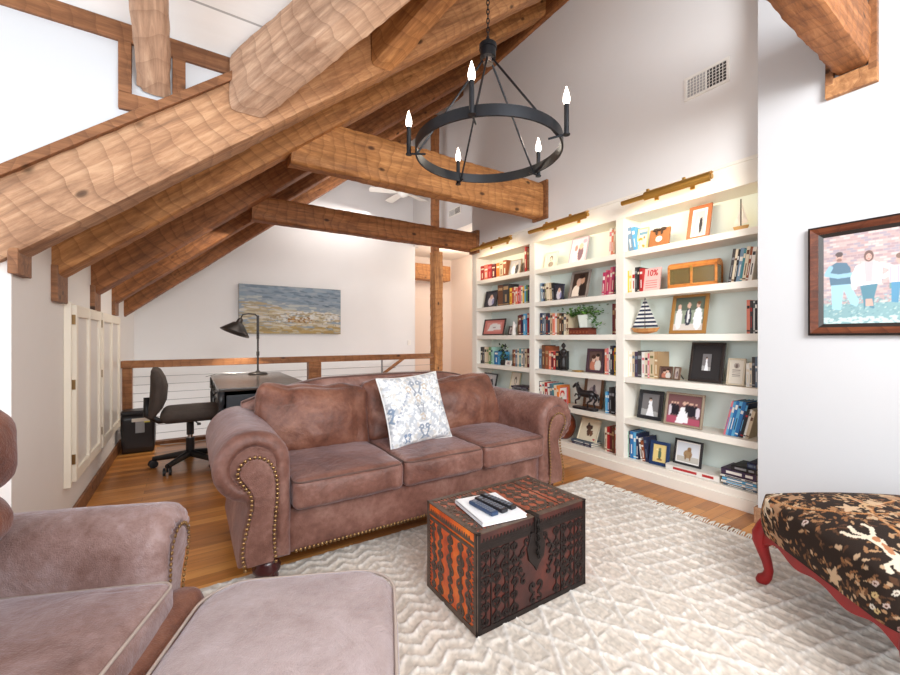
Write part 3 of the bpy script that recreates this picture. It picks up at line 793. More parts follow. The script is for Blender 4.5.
T_iron = mat('dark_iron', rgb(98,82,72), .42, .45, var=.3, vscale=30)
T_ironF = mat('shaded_front_iron', rgb(40,32,30), .45, .5, var=.3, vscale=30)  # same iron, darkened to carry the shade of the front
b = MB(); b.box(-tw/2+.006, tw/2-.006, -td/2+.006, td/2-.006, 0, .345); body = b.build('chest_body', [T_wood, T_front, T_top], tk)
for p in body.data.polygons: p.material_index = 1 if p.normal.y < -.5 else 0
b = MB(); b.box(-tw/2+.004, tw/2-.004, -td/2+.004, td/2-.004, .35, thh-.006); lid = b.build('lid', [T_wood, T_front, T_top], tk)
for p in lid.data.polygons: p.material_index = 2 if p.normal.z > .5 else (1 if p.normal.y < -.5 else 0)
RT = random.Random(31)
class Rib:      # ribbon ornaments in a face's own 2D coordinates
    def __init__(s, o, ax, ay, nn, h=.0035): s.o = Vector(o); s.ax = Vector(ax); s.ay = Vector(ay); s.n = Vector(nn); s.b = MB(); s.h0 = h; s.k = 0
    def P(s, x, y, z): return tuple(s.o+s.ax*x+s.ay*y+s.n*z)
    def strip(s, pts, w):
        s.k = (s.k+1) % 37; s.h = s.h0+s.k*2.5e-5
        vs = []; fs = []; n = len(pts)
        for i, (x, y) in enumerate(pts):
            x0, y0 = pts[max(0, i-1)]; x1, y1 = pts[min(n-1, i+1)]
            dx, dy = x1-x0, y1-y0; L = math.hypot(dx, dy) or 1; nx, ny = -dy/L, dx/L
            ww = w[i]*1.25 if isinstance(w, list) else w
            vs += [s.P(x+nx*ww/2, y+ny*ww/2, 0), s.P(x+nx*ww/2, y+ny*ww/2, s.h), s.P(x-nx*ww/2, y-ny*ww/2, s.h), s.P(x-nx*ww/2, y-ny*ww/2, 0)]
        for i in range(n-1):
            a = i*4; c = a+4
            fs += [(a, c, c+1, a+1), (a+1, c+1, c+2, a+2), (a+2, c+2, c+3, a+3)]
        fs += [(0, 1, 2, 3), ((n-1)*4+3, (n-1)*4+2, (n-1)*4+1, (n-1)*4)]
        s.b.add(vs, fs)
    def rect(s, x0, x1, y0, y1): 
        s.strip([((x0+x1)/2, y0), ((x0+x1)/2, y1)], abs(x1-x0))
    def dot(s, x, y, r, n=8):
        s.h = s.h0+.0012
        s.b.add([s.P(x+r*math.cos(2*PI*k/n), y+r*math.sin(2*PI*k/n), s.h) for k in range(n)]+[s.P(x+r*1.1*math.cos(2*PI*k/n), y+r*1.1*math.sin(2*PI*k/n), 0) for k in range(n)],
                [tuple(range(n))]+[(k, n+k, n+(k+1) % n, (k+1) % n) for k in range(n)])
    def scroll(s, x, y, sz, sx=1, sy=1):
        pts = []; ws = []
        for i in range(13):
            t = i/12; a = -1.2+t*5.0; r = sz*.34*(1-.72*t)
            pts.append((x+sx*(sz*.14+r*math.cos(a)), y+sy*(sz*.18+r*math.sin(a)))); ws.append(sz*(.17-.04*t))
        s.strip(pts, ws)
        s.strip([(x+sx*sz*.3, y-sy*.12*sz), (x+sx*sz*.12, y-sy*sz*.3), (x-sx*.02*sz, y-sy*sz*.5)], [sz*.16, sz*.13, sz*.05])
        s.dot(x+sx*sz*.13, y+sy*sz*.18, sz*.09, 6)
    def teeth(s, x0, x1, y, h, step, up=1):
        n = int((x1-x0)/step)
        for i in range(n):
            x = x0+step*(i+.5); s.strip([(x, y), (x, y+up*h)], [step*.7, step*.15])
    def vteeth(s, y0, y1, x, h, step, up=1):
        n = int((y1-y0)/step)
        for i in range(n):
            y = y0+step*(i+.5); s.strip([(x, y), (x+up*h, y)], [step*.7, step*.15])
    def column(s, x, y0, y1, sz):
        n = max(1, round((y1-y0)/sz)); st = (y1-y0)/n
        s.rect(x-.003, x+.003, y0, y1)
        for i in range(n):
            y = y0+st*(i+.5); sy = 1 if i % 2 else -1
            q = RT.random(); k = .70+.35*RT.random()
            if q < .62: s.scroll(x, y, sz*k, 1, sy); s.scroll(x, y, sz*k, -1, sy)
            elif q < .8: s.scroll(x, y, sz*k*1.15, 1, -sy); s.scroll(x, y+st*.2, sz*k*.7, -1, sy)
            else: s.scroll(x, y, sz*k*1.15, -1, sy); s.scroll(x, y-st*.2, sz*k*.7, 1, -sy)
            s.dot(x+(RT.random()-.5)*.01, y+sy*st*.25, sz*.11)
# left face (faces -x)
f = Rib((-tw/2+.006, td/2, 0), (0,-1,0), (0,0,1), (-1,0,0))
f.rect(0, .022, 0, .41); f.rect(td-.022, td, 0, .41); f.strip([(0, .011), (td, .011)], .022)
f.vteeth(.02, .33, .02, .014, .016); f.vteeth(.02, .33, td-.02, .014, .016, -1)
f.strip([(.02, .337), (td-.02, .337)], .014); f.strip([(.02, .362), (td-.02, .362)], .012); f.teeth(.03, td-.03, .366, .016, .017)
for i, x in enumerate((.062, .120, .200, .280, .338)):
    f.column(x, .024, .328, .046 if i % 2 == 0 else .054)
f.rect(.112, .120, .02, .33); f.rect(.280, .288, .02, .33)
f.b.build('side_scrollwork', T_iron, tk)
# front face (faces -y)
f = Rib((-tw/2, -td/2+.006, 0), (1,0,0), (0,0,1), (0,-1,0))
f.rect(0, .022, 0, .41); f.rect(tw-.022, tw, 0, .41); f.strip([(0, .011), (tw, .011)], .022)
f.vteeth(.02, .33, .02, .012, .016); f.vteeth(.02, .33, tw-.02, .012, .016, -1)
f.strip([(.02, .337), (tw-.02, .337)], .012); f.strip([(.02, .362), (tw-.02, .362)], .012); f.teeth(.03, tw-.03, .366, .016, .018)
f.strip([(.02, .3495), (tw-.02, .3495)], .012)
for x in (.050, .104, .152, .200, tw-.200, tw-.152, tw-.104, tw-.050): f.column(x, .024, .328, .050)
for x in (.077, .169, tw-.169, tw-.077): f.rect(x-.003, x+.003, .02, .33)
m2 = tw/2
for sx in (1, -1):
    for k in range(7):
        a = PI*(.05+.95*k/7)/1.0
        f.scroll(m2+sx*(.012+.075*math.sin(a*.85)), .33-.030*k, .045, sx, 1 if k % 2 else -1)
    f.scroll(m2+sx*.01, .09, .06, sx, 1); f.scroll(m2+sx*.01, .05, .05, sx, -1)
f.b.build('front_scrollwork', T_ironF, tk)
b = MB(); b.prism([(-.03, .335), (.03, .335), (.055, .27), (.045, .22), (.015, .19), (0, .165), (-.015, .19), (-.045, .22), (-.055, .27)], -td/2-.001, -td/2+.008)
b.box(-.014, .014, -td/2-.004, -td/2+.004, .30, .405); b.box(-.014, .014, -td/2-.004, -td/2+.06, .403, .410)
lk = b.build('lock_plate', T_ironF, tk, bevel=.002)
b = MB()
for k in range(9):
    z = .385-.019*k; b.M = Matrix.Translation((0.004*(-1)**k, -td/2-.010, z)) @ Matrix.Rotation(PI/2*(k % 2), 4, 'Z')
    b.tube([(.006*math.cos(a*PI/4), 0, .012*math.sin(a*PI/4)) for a in range(8)], .0025, 6, closed=True)
b.build('chain', mat('chain_iron', rgb(40,36,34), .35, .8), lk, smooth=True)
# top
f = Rib((-tw/2, -td/2, thh-.006), (1,0,0), (0,1,0), (0,0,1))
for a in ((0, .02, 0, td), (tw-.02, tw, 0, td)): f.rect(*a)
f.strip([(0, .01), (tw, .01)], .02); f.strip([(0, td-.01), (tw, td-.01)], .02)
f.teeth(.03, tw-.03, .02, .016, .018); f.teeth(.03, tw-.03, td-.02, .016, .018, -1); f.vteeth(.03, td-.03, .02, .016, .018); f.vteeth(.03, td-.03, tw-.02, .016, .018, -1)
for x in (.058, .108, .180, .225, .280, .375, .420, .475, .550, .600): f.column(x, .04, td-.04, .050)
f.rect(.325, .331, .02, td-.02); f.rect(.14, .145, .02, td-.02); f.rect(.51, .515, .02, td-.02)
f.b.build('top_scrollwork', T_iron, tk)
# other two faces, plainer
f = Rib((tw/2-.006, -td/2, 0), (0,1,0), (0,0,1), (1,0,0)); f.rect(0, .022, 0, .41); f.rect(td-.022, td, 0, .41); f.strip([(0, .011), (td, .011)], .022); f.strip([(0, .35), (td, .35)], .02)
for x in (.1, .2, .3): f.column(x, .03, .33, .055)
f.b.build('side_scrollwork', T_iron, tk)
# things on the trunk
bk_ = thing('white_book', 'large flat white book lying on the carved trunk under the remotes', 'book', (1.135, 1.432, .4225), math.radians(-8))
b = MB(); b.box(-.110, .110, -.132, .132, 0, .002, 0); b.box(-.110, .110, -.132, .132, .014, .016, 0); b.box(-.110, -.107, -.132, .132, 0, .016, 0); b.build('cover', mat('book_white', rgb(236,236,238), .35), bk_)
b = MB(); b.box(-.107, .108, -.129, .129, .002, .014); b.build('pages', mat('pages', rgb(222,212,196), .8), bk_)
def remote(x, y, rz, L, wd, col, label):
    r = thing('remote_control', label, 'remote', (x, y, .4390), rz)
    b = MB(); b.box(-wd/2, wd/2, -L/2, L/2, 0, .017); b.build('remote_body', mat('plastic_'+str(int(col[2])), rgb(*col), .3), r, bevel=.006, seg=3)
    b = MB()
    for i in range(3):
        for j in range(7): b.cbox((-wd*.28+wd*.28*i, -L*.38+L*.1*j, .0175), (wd*.16, L*.05, .002))
    b.cyl((0, L*.36, .0168), wd*.25, .0018, 14); b.build('buttons', mat('button_grey', rgb(120,126,136), .5), r)
remote(1.090, 1.420, math.radians(2), .165, .040, (46,66,96), 'bluish remote control nearest the armchair side of the white book')
remote(1.140, 1.430, math.radians(5), .185, .038, (34,34,40), 'middle black remote between two others on white book')
remote(1.190, 1.442, math.radians(8), .20, .036, (28,28,32), 'black remote farthest from the sofa arm on the white book')
# ================================================================ rug
def rug():
    x0, x1, y0, y1 = -.45, 2.80, -.75, 2.26; st = .0085
    nx, ny = int((x1-x0)/st), int((y1-y0)/st)
    X, Y = np.meshgrid(np.linspace(x0, x1, nx), np.linspace(y0, y1, ny), indexing='ij')
    rs = np.random.RandomState(4)
    def nz(sc):       # smooth value noise
        gx, gy = int((x1-x0)/sc)+3, int((y1-y0)/sc)+3; g = rs.rand(gx, gy)
        fx, fy = (X-x0)/sc, (Y-y0)/sc; ix, iy = fx.astype(int), fy.astype(int); fx, fy = fx-ix, fy-iy
        fx, fy = fx*fx*(3-2*fx), fy*fy*(3-2*fy)
        return (g[ix, iy]*(1-fx)+g[ix+1, iy]*fx)*(1-fy)+(g[ix, iy+1]*(1-fx)+g[ix+1, iy+1]*fx)*fy
    wob = (nz(.12)-.5)*.02
    tri = lambda a: np.abs((a % 1)*2-1)
    # stepped zigzag, diamond and lattice bands following one another along the rug
    zig = np.abs(((Y+wob+.055*tri(X/.15)) / .066) % 1-.5)*.066
    zz = np.clip(1-zig/.016, 0, 1)
    a, c = (X+Y*.62+wob)/.20, (X-Y*.62-wob)/.20
    dia = np.minimum(np.abs(a % 1-.5), np.abs(c % 1-.5))*.20
    dd_ = np.clip(1-dia/.016, 0, 1)
    inner = np.clip(1-np.abs(np.abs(a % 1-.5)+np.abs(c % 1-.5)-.62)*.2/.014, 0, 1)*.7
    lat = np.minimum(np.abs(((X+wob)/.085) % 1-.5)*.085, np.abs(((Y+X*.25)/.11) % 1-.5)*.11)
    ll = np.clip(1-lat/.014, 0, 1)
    s1 = 1/(1+np.exp(-(X-.95+wob*3)/.03)); s2 = 1/(1+np.exp(-(X-1.95+wob*3)/.03))
    h = zz*(1-s1)+np.maximum(dd_, inner)*s1*(1-s2)+ll*s2
    tuft = nz(.012); h = h*(.35+.9*tuft)
    Z = .004+.013*h+.005*nz(.011)
    edge = np.minimum(np.minimum(X-x0, x1-X), np.minimum(Y-y0, y1-Y)); Z *= np.clip(edge/.02, .2, 1)
    big = nz(.5)
    base = np.stack([214+0*h, 201+0*h, 186+0*h], -1); hi = np.stack([238+0*h, 232+0*h, 224+0*h], -1)
    t = np.clip(h*1.25+.15, 0, 1)[..., None]; colr = base*(1-t)+hi*t
    colr *= (.95+.09*big[..., None]); colr *= (.86+.20*nz(.011)[..., None])
    me = bpy.data.meshes.new('pile'); n = nx*ny
    co = np.stack([X, Y, Z], -1).reshape(-1, 3)
    i, j = np.meshgrid(np.arange(nx-1), np.arange(ny-1), indexing='ij'); q = (i*ny+j).ravel()
    F4 = np.stack([q, q+ny, q+ny+1, q+1], -1).astype(np.int32)
    me.vertices.add(n); me.vertices.foreach_set('co', co.ravel()); me.loops.add(F4.size); me.loops.foreach_set('vertex_index', F4.ravel())
    me.polygons.add(len(F4)); me.polygons.foreach_set('loop_start', np.arange(0, F4.size, 4, dtype=np.int32)); me.polygons.foreach_set('loop_total', np.full(len(F4), 4, np.int32))
    me.polygons.foreach_set('use_smooth', np.ones(len(F4), bool)); me.update(); me.validate()
    r = thing('area_rug', 'cream wool rug with raised zigzag and diamond pattern and fringed end', 'rug')
    o = bpy.data.objects.new('pile', me); COL.objects.link(o); o.parent = r; me.materials.append(attr_mat('rug_wool', .95, .5, 420, sheen=.2, spec=.1)); paint_mesh(o, colr.reshape(-1, 3))
    b = MB(); rr = random.Random(2)
    y = y0
    while y < y1:
        for s_ in (0, 1):
            L = .05+.03*rr.random(); dy = (rr.random()-.5)*.04; sx = 1 if s_ == 0 else -1; xe = x1 if s_ == 0 else x0
            b.tube([(xe-.005*sx, y, .006), (xe+sx*L*.5, y+dy*.4, .010+.006*rr.random()), (xe+sx*L, y+dy, .005)], [.0035, .004, .0025], 5)
        y += .013
    f = b.build('fringe', mat('fringe_wool', rgb(228,222,210), .95), r, smooth=True); f['kind'] = 'stuff'
rug()
# ================================================================ tapestry bench
def bench():
    r = thing('bench', 'upholstered bench with red cabriole legs and dark hound-and-foliage tapestry', 'bench', (2.428, .262, .010), math.radians(-40.5))
    hx, hy = .465, .40; side = .15
    WX, WY = 2*(hx+side), 2*(hy+side)
    cvs = Canvas(760, 610, (44, 33, 27)); rp = random.Random(12)
    tan = [(158,116,80), (138,94,60), (176,138,102), (118,82,56), (188,158,126)]
    # swirling branches
    for k in range(9):
        x, y = rp.random(), rp.random(); a = rp.random()*6; P = []
        for i in range(18):
            P.append((x, y)); x += .03*math.cos(a); y += .03*math.sin(a); a += rp.uniform(-.25, .45)
        cvs.line(P, .006, (158,104,62)); cvs.line([(p[0]+.002, p[1]+.004) for p in P], .0025, (190,140,92))
        for p in P[::2]:
            for q in range(3): cvs.leaf(p[0]+rp.uniform(-.03,.03), p[1]+rp.uniform(-.035,.035), .018, .009, rp.choice(tan), rp.random()*6)
    for k in range(1900):
        x, y = rp.random(), rp.random()
        cvs.leaf(x, y, rp.uniform(.008, .018), rp.uniform(.004, .008), rp.choice(tan+[(92,64,46),(84,58,40)]), rp.random()*6)
    for k in range(22):      # larger pale leaf clusters
        x, y = rp.random(), rp.random(); c = rp.choice([(196,166,134), (170,132,100)])
        for q in range(5): cvs.leaf(x+.020*math.cos(q*1.26)/1.25, y+.020*math.sin(q*1.26), .024, .013, c, q*1.26)
    for k in range(60):     # small blossoms in the border
        e = rp.random(); x, y = ((rp.random(), rp.choice([rp.uniform(.02,.18), rp.uniform(.82,.98)])) if e < .5 else (rp.choice([rp.uniform(.02,.16), rp.uniform(.84,.98)]), rp.random()))
        c = rp.choice([(200,180,170), (186,150,140), (214,206,190), (196,170,120)])
        for q in range(5): cvs.ell(x+.006*math.cos(q*1.26)/1.25, y+.006*math.sin(q*1.26), .005, .005, c)
        cvs.ell(x, y, .004, .004, (90,50,30))
    def hound(cx, cy, s, rot, c=(222,206,184), c2=(176,120,84), flip=1):
        ca, sa = math.cos(rot), math.sin(rot)
        T = lambda x, y: (cx+s*(flip*x*ca-y*sa)/1.246, cy+s*(flip*x*sa+y*ca))
        body = [(-.5,.05),(-.3,.14),(0,.10),(.3,.17),(.42,.26),(.52,.40),(.66,.42),(.74,.33),(.62,.28),(.55,.18),(.46,.02),(.25,-.06),(0,-.04),(-.2,-.10),(-.42,-.12)]
        dk = [T(x*1.13, y*1.25-.01) for x, y in body]; cvs.poly(dk, (36,26,22)); cvs.poly([T(*p) for p in body], c)
        for L in ([(-.42,-.05),(-.62,-.22),(-.85,-.20)], [(-.35,-.08),(-.5,-.34),(-.68,-.42)], [(.42,.0),(.62,-.12),(.84,-.08)], [(.38,0),(.50,-.22),(.70,-.28)], [(-.5,.06),(-.75,.16),(-.92,.08)]):
            cvs.line([T(*p) for p in L], s*.045, c)
        cvs.ell(*T(.02,.06), s*.20, s*.055, c2, rot); cvs.ell(*T(-.32,.03), s*.10, s*.07, c2, rot); cvs.ell(*T(.5,.40), s*.06, s*.10, c2, rot+.6)
    ux = lambda x: (x+hx+side)/WX; uy = lambda y: (y+hy+side)/WY
    hound(ux(-.38), uy(-.20), .15, math.radians(-105)); hound(ux(-.20), uy(.14), .10, math.radians(-100), (196,160,120)); hound(ux(-.44), uy(.32), .10, math.radians(-150), (214,196,170))
    hound(ux(.12), uy(.24), .11, math.radians(-90), (206,186,160)); hound(ux(.1), uy(-.15), .12, math.radians(70)); 
    NX, NY = 330, 270; vs = []; cols = []; fs = []
    R_ = .05
    for i in range(NX):
        for j in range(NY):
            x = (i/(NX-1)*2-1)*(hx+side); y = (j/(NY-1)*2-1)*(hy+side)
            cols.append(cvs.at((x+hx+side)/WX, (y+hy+side)/WY))
            # square to rounded footprint: distance beyond the top edge becomes drop
            mx, my = abs(x)-hx, abs(y)-hy; m = max(mx, my)
            # scale to footprint
            k = 1.0
            if m > 0: k = min(hx/max(abs(x), 1e-6), hy/max(abs(y), 1e-6))
            px_, py_ = x*k, y*k
            cxx, cyy = hx-.13, hy-.13      # rounded plan corners
            if abs(px_) > cxx and abs(py_) > cyy:
                dx, dy = abs(px_)-cxx, abs(py_)-cyy; L = math.hypot(dx, dy); mxr = max(dx, dy)
                if L > 1e-9: px_ = math.copysign(cxx+dx*mxr/L, px_); py_ = math.copysign(cyy+dy*mxr/L, py_)
            ex, ey = px_/hx, py_/hy
            crown = .098*(max(0, 1-abs(ex)**2.4)*max(0, 1-abs(ey)**2.4))**.6
            z = .415+crown
            if m > 0:
                dep = m; z = .415-max(0, dep-.0)*1.02
                bul = .012*math.sin(min(1, dep/side)*PI); px_ += math.copysign(bul*abs(ex)**4, px_); py_ += math.copysign(bul*abs(ey)**4, py_)
            vs.append((px_, py_, z))
    for i in range(NX-1):
        for j in range(NY-1): fs.append((i*NY+j, (i+1)*NY+j, (i+1)*NY+j+1, i*NY+j+1))
    b = MB(); b.add(vs, fs); o = b.build('upholstery', attr_mat('tapestry', .8, .5, 500, spec=.2), r, smooth=True); paint_mesh(o, cols)
    b = MB(); b.box(-hx+.06, hx-.06, -hy+.06, hy-.06, .27, .40); b.build('seat_frame', mat('dark_lining', rgb(60,40,30), .8), r)
    red = mat('red_paint', rgb(140,16,18), .5, var=.18, vscale=14, bumps=.15, bscale=40)
    def apron(L, M):       # scalloped board
        P = [(-L, .30), (L, .30)]; n = 40
        for i in range(n+1):
            t = 1-2*i/n; a = abs(t); z = .212+.022*math.cos(a*PI*3)*(.4+.6*a)+(-.02 if a > .93 else 0); P.append((t*L, z))
        b = MB(); b.M = M; vsn = len(P)
        b.prism(P, -.012, .012); return b.build('apron', red, r, bevel=.004)
    apron(hx-.03, Matrix.Translation((0, -hy+.03, 0))); apron(hx-.03, Matrix.Translation((0, hy-.03, 0)))
    apron(hy-.03, Matrix.Translation((-hx+.03, 0, 0)) @ Matrix.Rotation(PI/2, 4, 'Z')); apron(hy-.03, Matrix.Translation((hx-.03, 0, 0)) @ Matrix.Rotation(PI/2, 4, 'Z'))
    for sx in (-1, 1):
        for sy in (-1, 1):
            b = MB(); ax_, ay_ = sx*.7071, sy*.7071; pts = []; rad = []
            for off, z, rr in ((0, .30, .030), (.012, .27, .034), (.026, .235, .036), (.028, .20, .032), (.018, .16, .026), (.002, .11, .021), (-.006, .07, .019), (0, .04, .021), (.016, .02, .027), (.022, .006, .026), (.022, 0, .022)):
                pts.append((sx*(hx-.045)+ax_*off, sy*(hy-.045)+ay_*off, z)); rad.append(rr)
            b.tube(pts, rad, 12); b.build('leg', red, r, smooth=True, auto=False)
bench()
# ================================================================ chandelier
M_blk = mat('matte_black_metal', rgb(38,40,44), .38, .6)
def chandelier():
    Cx, Cy, Z = 1.428, 1.816, 2.268; R_ = .415
    r = thing('chandelier', 'round black iron ring chandelier with five lit candle bulbs', 'chandelier', (Cx, Cy, Z), -YAW)
    b = MB(); n = 96; vs = []; fs = []
    for k in range(n):
        a = 2*PI*k/n; c, s = math.cos(a), math.sin(a)
        for rr, z in ((R_, -.028), (R_, .028), (R_-.010, .028), (R_-.010, -.028)): vs.append((rr*c, rr*s, z))
    for k in range(n):
        j = (k+1) % n
        for q in range(4): fs.append((k*4+q, j*4+q, j*4+(q+1) % 4, k*4+(q+1) % 4))
    b.add(vs, fs); b.build('ring', M_blk, r, smooth=True, auto=True)
    hz = .555
    b = MB(); b.lathe([(.03, hz-.03), (.045, hz-.03), (.045, hz+.02), (.05, hz+.02), (.05, hz+.045), (.02, hz+.06), (.012, hz+.08)], (0,0,0), 24); b.build('hub', M_blk, r, smooth=True, auto=True)
    b = MB(); b.cyl((0, 0, hz-.06), .03, .03, 20); b.build('hub_collar', mat('polished_nickel', rgb(190,180,175), .2, 1), r)
    for phi in (195, 267, 339, 51, 123):
        a = math.radians(90-phi); c, s = math.cos(a), math.sin(a)      # local x = across, local y = away
        b = MB(); b.tube([(.028*c, .028*s, hz-.04), ((R_-.01)*c, (R_-.01)*s, -.028)], .006, 8)
        b.tube([((R_-.06)*c, (R_-.06)*s, -.030), ((R_+.04)*c, (R_+.04)*s, -.030)], .006, 8); b.build('rod', M_blk, r)
        arm = MB(); x, y = (R_+.035)*c, (R_+.035)*s
        arm.cyl((x, y, -.034), .0125, .155, 14); arm.cyl((x, y, -.036), .018, .006, 14); cs = arm.build('candle_sleeve', M_blk, r, smooth=True, auto=True)
        bb = MB(); bb.lathe([(.006, .118), (.013, .124), (.0175, .14), (.017, .155), (.012, .178), (.006, .198), (.0015, .212)], (x, y, 0), 14)
        bb.build('bulb', mat('bulb_glow', rgb(255,244,225), .3, emit=9, ecol=(1, .9, .76, 1)), cs, smooth=True)
        w_ = Matrix.Translation((Cx, Cy, Z)) @ Matrix.Rotation(-YAW, 4, 'Z') @ Vector((x, y, .17))
        l = bpy.data.lights.new('bulb_light', 'POINT'); l.energy = 1.6; l.color = (1, .85, .66); l.shadow_soft_size = .03
        o = bpy.data.objects.new('bulb_light', l); COL.objects.link(o); o.location = w_+Vector((0,0,.07))
    b = MB(); z = hz+.08; k = 0; top = roofz(Cx)-Z-.02
    while z < top:
        M0 = Matrix.Translation((0, 0, z)) @ Matrix.Rotation(PI/2*(k % 2), 4, 'Z'); b.M = M0
        b.tube([(.008*math.cos(a*PI/5), 0, .017*math.sin(a*PI/5)) for a in range(10)], .0028, 6, closed=True); z += .026; k += 1
    b.build('chain', M_blk, r, smooth=True)
    b = MB(); b.M = Matrix.Identity(4); b.cyl((0, 0, top-.06), .06, .03, 24); b.build('ceiling_canopy', M_blk, r)
chandelier()
# ================================================================ framed pictures on the walls
def art_mesh(parent, name, w, h, cvs, N, M, m=None):
    nu, nv = N, int(N*h/w); vs = []; cols = []; fs = []
    for i in range(nu):
        for j in range(nv):
            u, v = i/(nu-1), j/(nv-1); vs.append((u*w-w/2, 0, v*h-h/2)); cols.append(cvs.at(u, v))
    for i in range(nu-1):
        for j in range(nv-1): fs.append((i*nv+j, (i+1)*nv+j, (i+1)*nv+j+1, i*nv+j+1))
    b = MB(); b.M = M; b.add(vs, fs); o = b.build(name, m or attr_mat('print_gloss', .35, 0), parent); paint_mesh(o, cols); return o
# family picture on the near wall
def family():
    W_, H_ = .80, .625
    yl = .85
    r = thing('family_picture', 'framed photo of people in blue jeans before a brick wall', 'picture', (3.078, yl-W_/2, 1.524), -PI/2)
    c = Canvas(560, 380, (178,150,146)); rp = random.Random(5)
    for row in range(34):
        y = .17+row*.026
        for k in range(26):
            x = k*.042+(.021 if row % 2 else 0); g = rp.random(); col = [(176,140,134), (192,160,152), (158,128,130), (204,180,172), (150,136,146)][rp.randrange(5)]
            c.poly([(x, y), (x+.038, y), (x+.038, y+.021), (x, y+.021)], col)
    c.poly([(0,0),(1,0),(1,.22),(0,.22)], (112,152,154))
    for k in range(700): x, y = rp.random(), rp.uniform(.02, .30); c.ell(x, y, .012, .006, rp.choice([(116,158,158), (140,176,176), (96,138,142), (168,190,180)]), rp.random())
    for k in range(160): c.ell(rp.random(), rp.uniform(0, .07), .02, .012, (186,206,200))
    skin = (200,150,132)
    e0, p0_, l0 = c.ell, c.poly, c.line; K = .92
    tx = [0]
    fx = lambda x: tx[0]+(x-tx[0])*K; fy = lambda y: .09+.80*y
    def fit(fn):
        def g(x, *a):
            tx[0] = x
            c.ell = lambda cx, cy, rx, ry, col, rot=0: e0(fx(cx), fy(cy), rx*.82, ry*.82, col, rot)
            c.poly = lambda P, col: p0_([(fx(q[0]), fy(q[1])) for q in P], col)
            c.line = lambda P, w_, col: l0([(fx(q[0]), fy(q[1])) for q in P], w_*.82, col)
            fn(x, *a); c.ell, c.poly, c.line = e0, p0_, l0
        return g
    def man(x, s):
        c.poly([(x-.05, .10), (x-.055, .44), (x+.07, .44), (x+.13, .20), (x+.115, .12), (x+.075, .16), (x+.03, .36), (x+.01, .08)], (146,196,214))
        c.poly([(x-.06, .44), (x-.075, .70), (x-.02, .76), (x+.05, .74), (x+.075, .66), (x+.08, .44)], (66,96,116))
        c.line([(x-.06, .69), (x-.085, .60), (x-.01, .56), (x+.12, .57)], .030, (132,178,200)); c.ell(x+.14, .57, .02, .02, skin)
        c.ell(x, .83, .040, .062, skin); c.ell(x, .87, .042, .034, (70,52,48)); c.ell(x, .79, .030, .022, (130,88,74)); c.ell(x-.012, .835, .005, .006, (60,44,40)); c.ell(x+.012, .835, .005, .006, (60,44,40))
    def woman(x):
        c.poly([(x-.03, .07), (x-.035, .20), (x-.055, .42), (x+.055, .42), (x+.03, .2), (x+.035, .08), (x+.005, .10), (x, .2)], (60,110,126))
        c.poly([(x-.02, .12), (x-.02, .22), (x+.02, .22), (x+.03, .12)], skin)
        c.poly([(x-.085, .40), (x-.075, .68), (x-.03, .72), (x+.04, .72), (x+.085, .68), (x+.075, .42)], (236,228,224))
        c.line([(x+.07, .67), (x+.165, .60), (x+.09, .50)], .026, (236,228,224)); c.line([(x-.07, .66), (x-.10, .52), (x-.09, .38)], .026, (236,228,224))
        c.poly([(x-.02, .45), (x-.03, .72), (x+.03, .72), (x+.02, .45)], (206,170,170))
        c.ell(x, .80, .050, .075, (92,60,50)); c.ell(x, .79, .030, .046, skin); c.ell(x-.010, .80, .004, .006, (60,44,40)); c.ell(x+.010, .80, .004, .006, (60,44,40)); c.ell(x, .768, .010, .005, (170,70,70))
    def boy(x):
        c.poly([(x-.05, .16), (x-.05, .42), (x+.06, .42), (x+.07, .14), (x+.02, .15), (x, .34), (x-.01, .15)], (60,124,160))
        c.poly([(x-.06, .42), (x-.065, .64), (x+.06, .64), (x+.065, .42)], (222,210,216))
        for k in range(6): c.line([(x-.055+.022*k, .43), (x-.055+.022*k, .63)], .004, (150,120,140))
        c.ell(x, .72, .04, .058, skin); c.ell(x, .76, .042, .035, (110,80,66))
    man_, woman_, boy_ = fit(man), fit(woman), fit(boy)
    man_(.10, 1); woman_(.275); c.poly([(.39, .36), (.39, .42), (.46, .42), (.46, .36)], (80,130,130)); boy_(.445); woman_(.62); man_(.80, 1)
    c.blur(1); c.a = c.a*.80+np.array((214,226,236))*.20
    art_mesh(r, 'photo_print', W_-.13, H_-.13, c, 300, Matrix.Translation((0, -.016, 0)))
    mo = hewn('dark_gilt_wood', rgb(40,18,12), rgb(82,40,26), rgb(122,68,42), .2, .3, knots=False)
    def frame_side(name, mt, w0, w1, d0, d1):
        b = MB()
        for (ax, az, L) in ((0, 1, W_), (0, -1, W_), (1, 0, H_), (-1, 0, H_)):
            o = L/2-w0; i_ = L/2-w1
            pl = []
            if az:
                e = H_/2
                q = [(-o, -d0, az*(e-w0)), (o, -d0, az*(e-w0)), (i_, -d1, az*(e-w1)), (-i_, -d1, az*(e-w1))]
            else:
                e = W_/2
                q = [(ax*(e-w0), -d0, -o), (ax*(e-w0), -d0, o), (ax*(e-w1), -d1, i_), (ax*(e-w1), -d1, -i_)]
            bk2 = [(p[0], 0, p[2]) for p in q]
            b.add(q+bk2, [(0,1,2,3), (7,6,5,4), (0,4,5,1), (1,5,6,2), (2,6,7,3), (3,7,4,0)])
        return b.build(name, mt, r)
    frame_side('frame_edge', mat('black_lacquer', rgb(28,20,18), .3), 0, .014, .030, .034)
    frame_side('frame_moulding', mo, .012, .046, .042, .030)
    frame_side('frame_liner', mat('black_liner', rgb(36,28,24), .5, bumps=.5, bscale=160), .044, .066, .030, .017)
family()
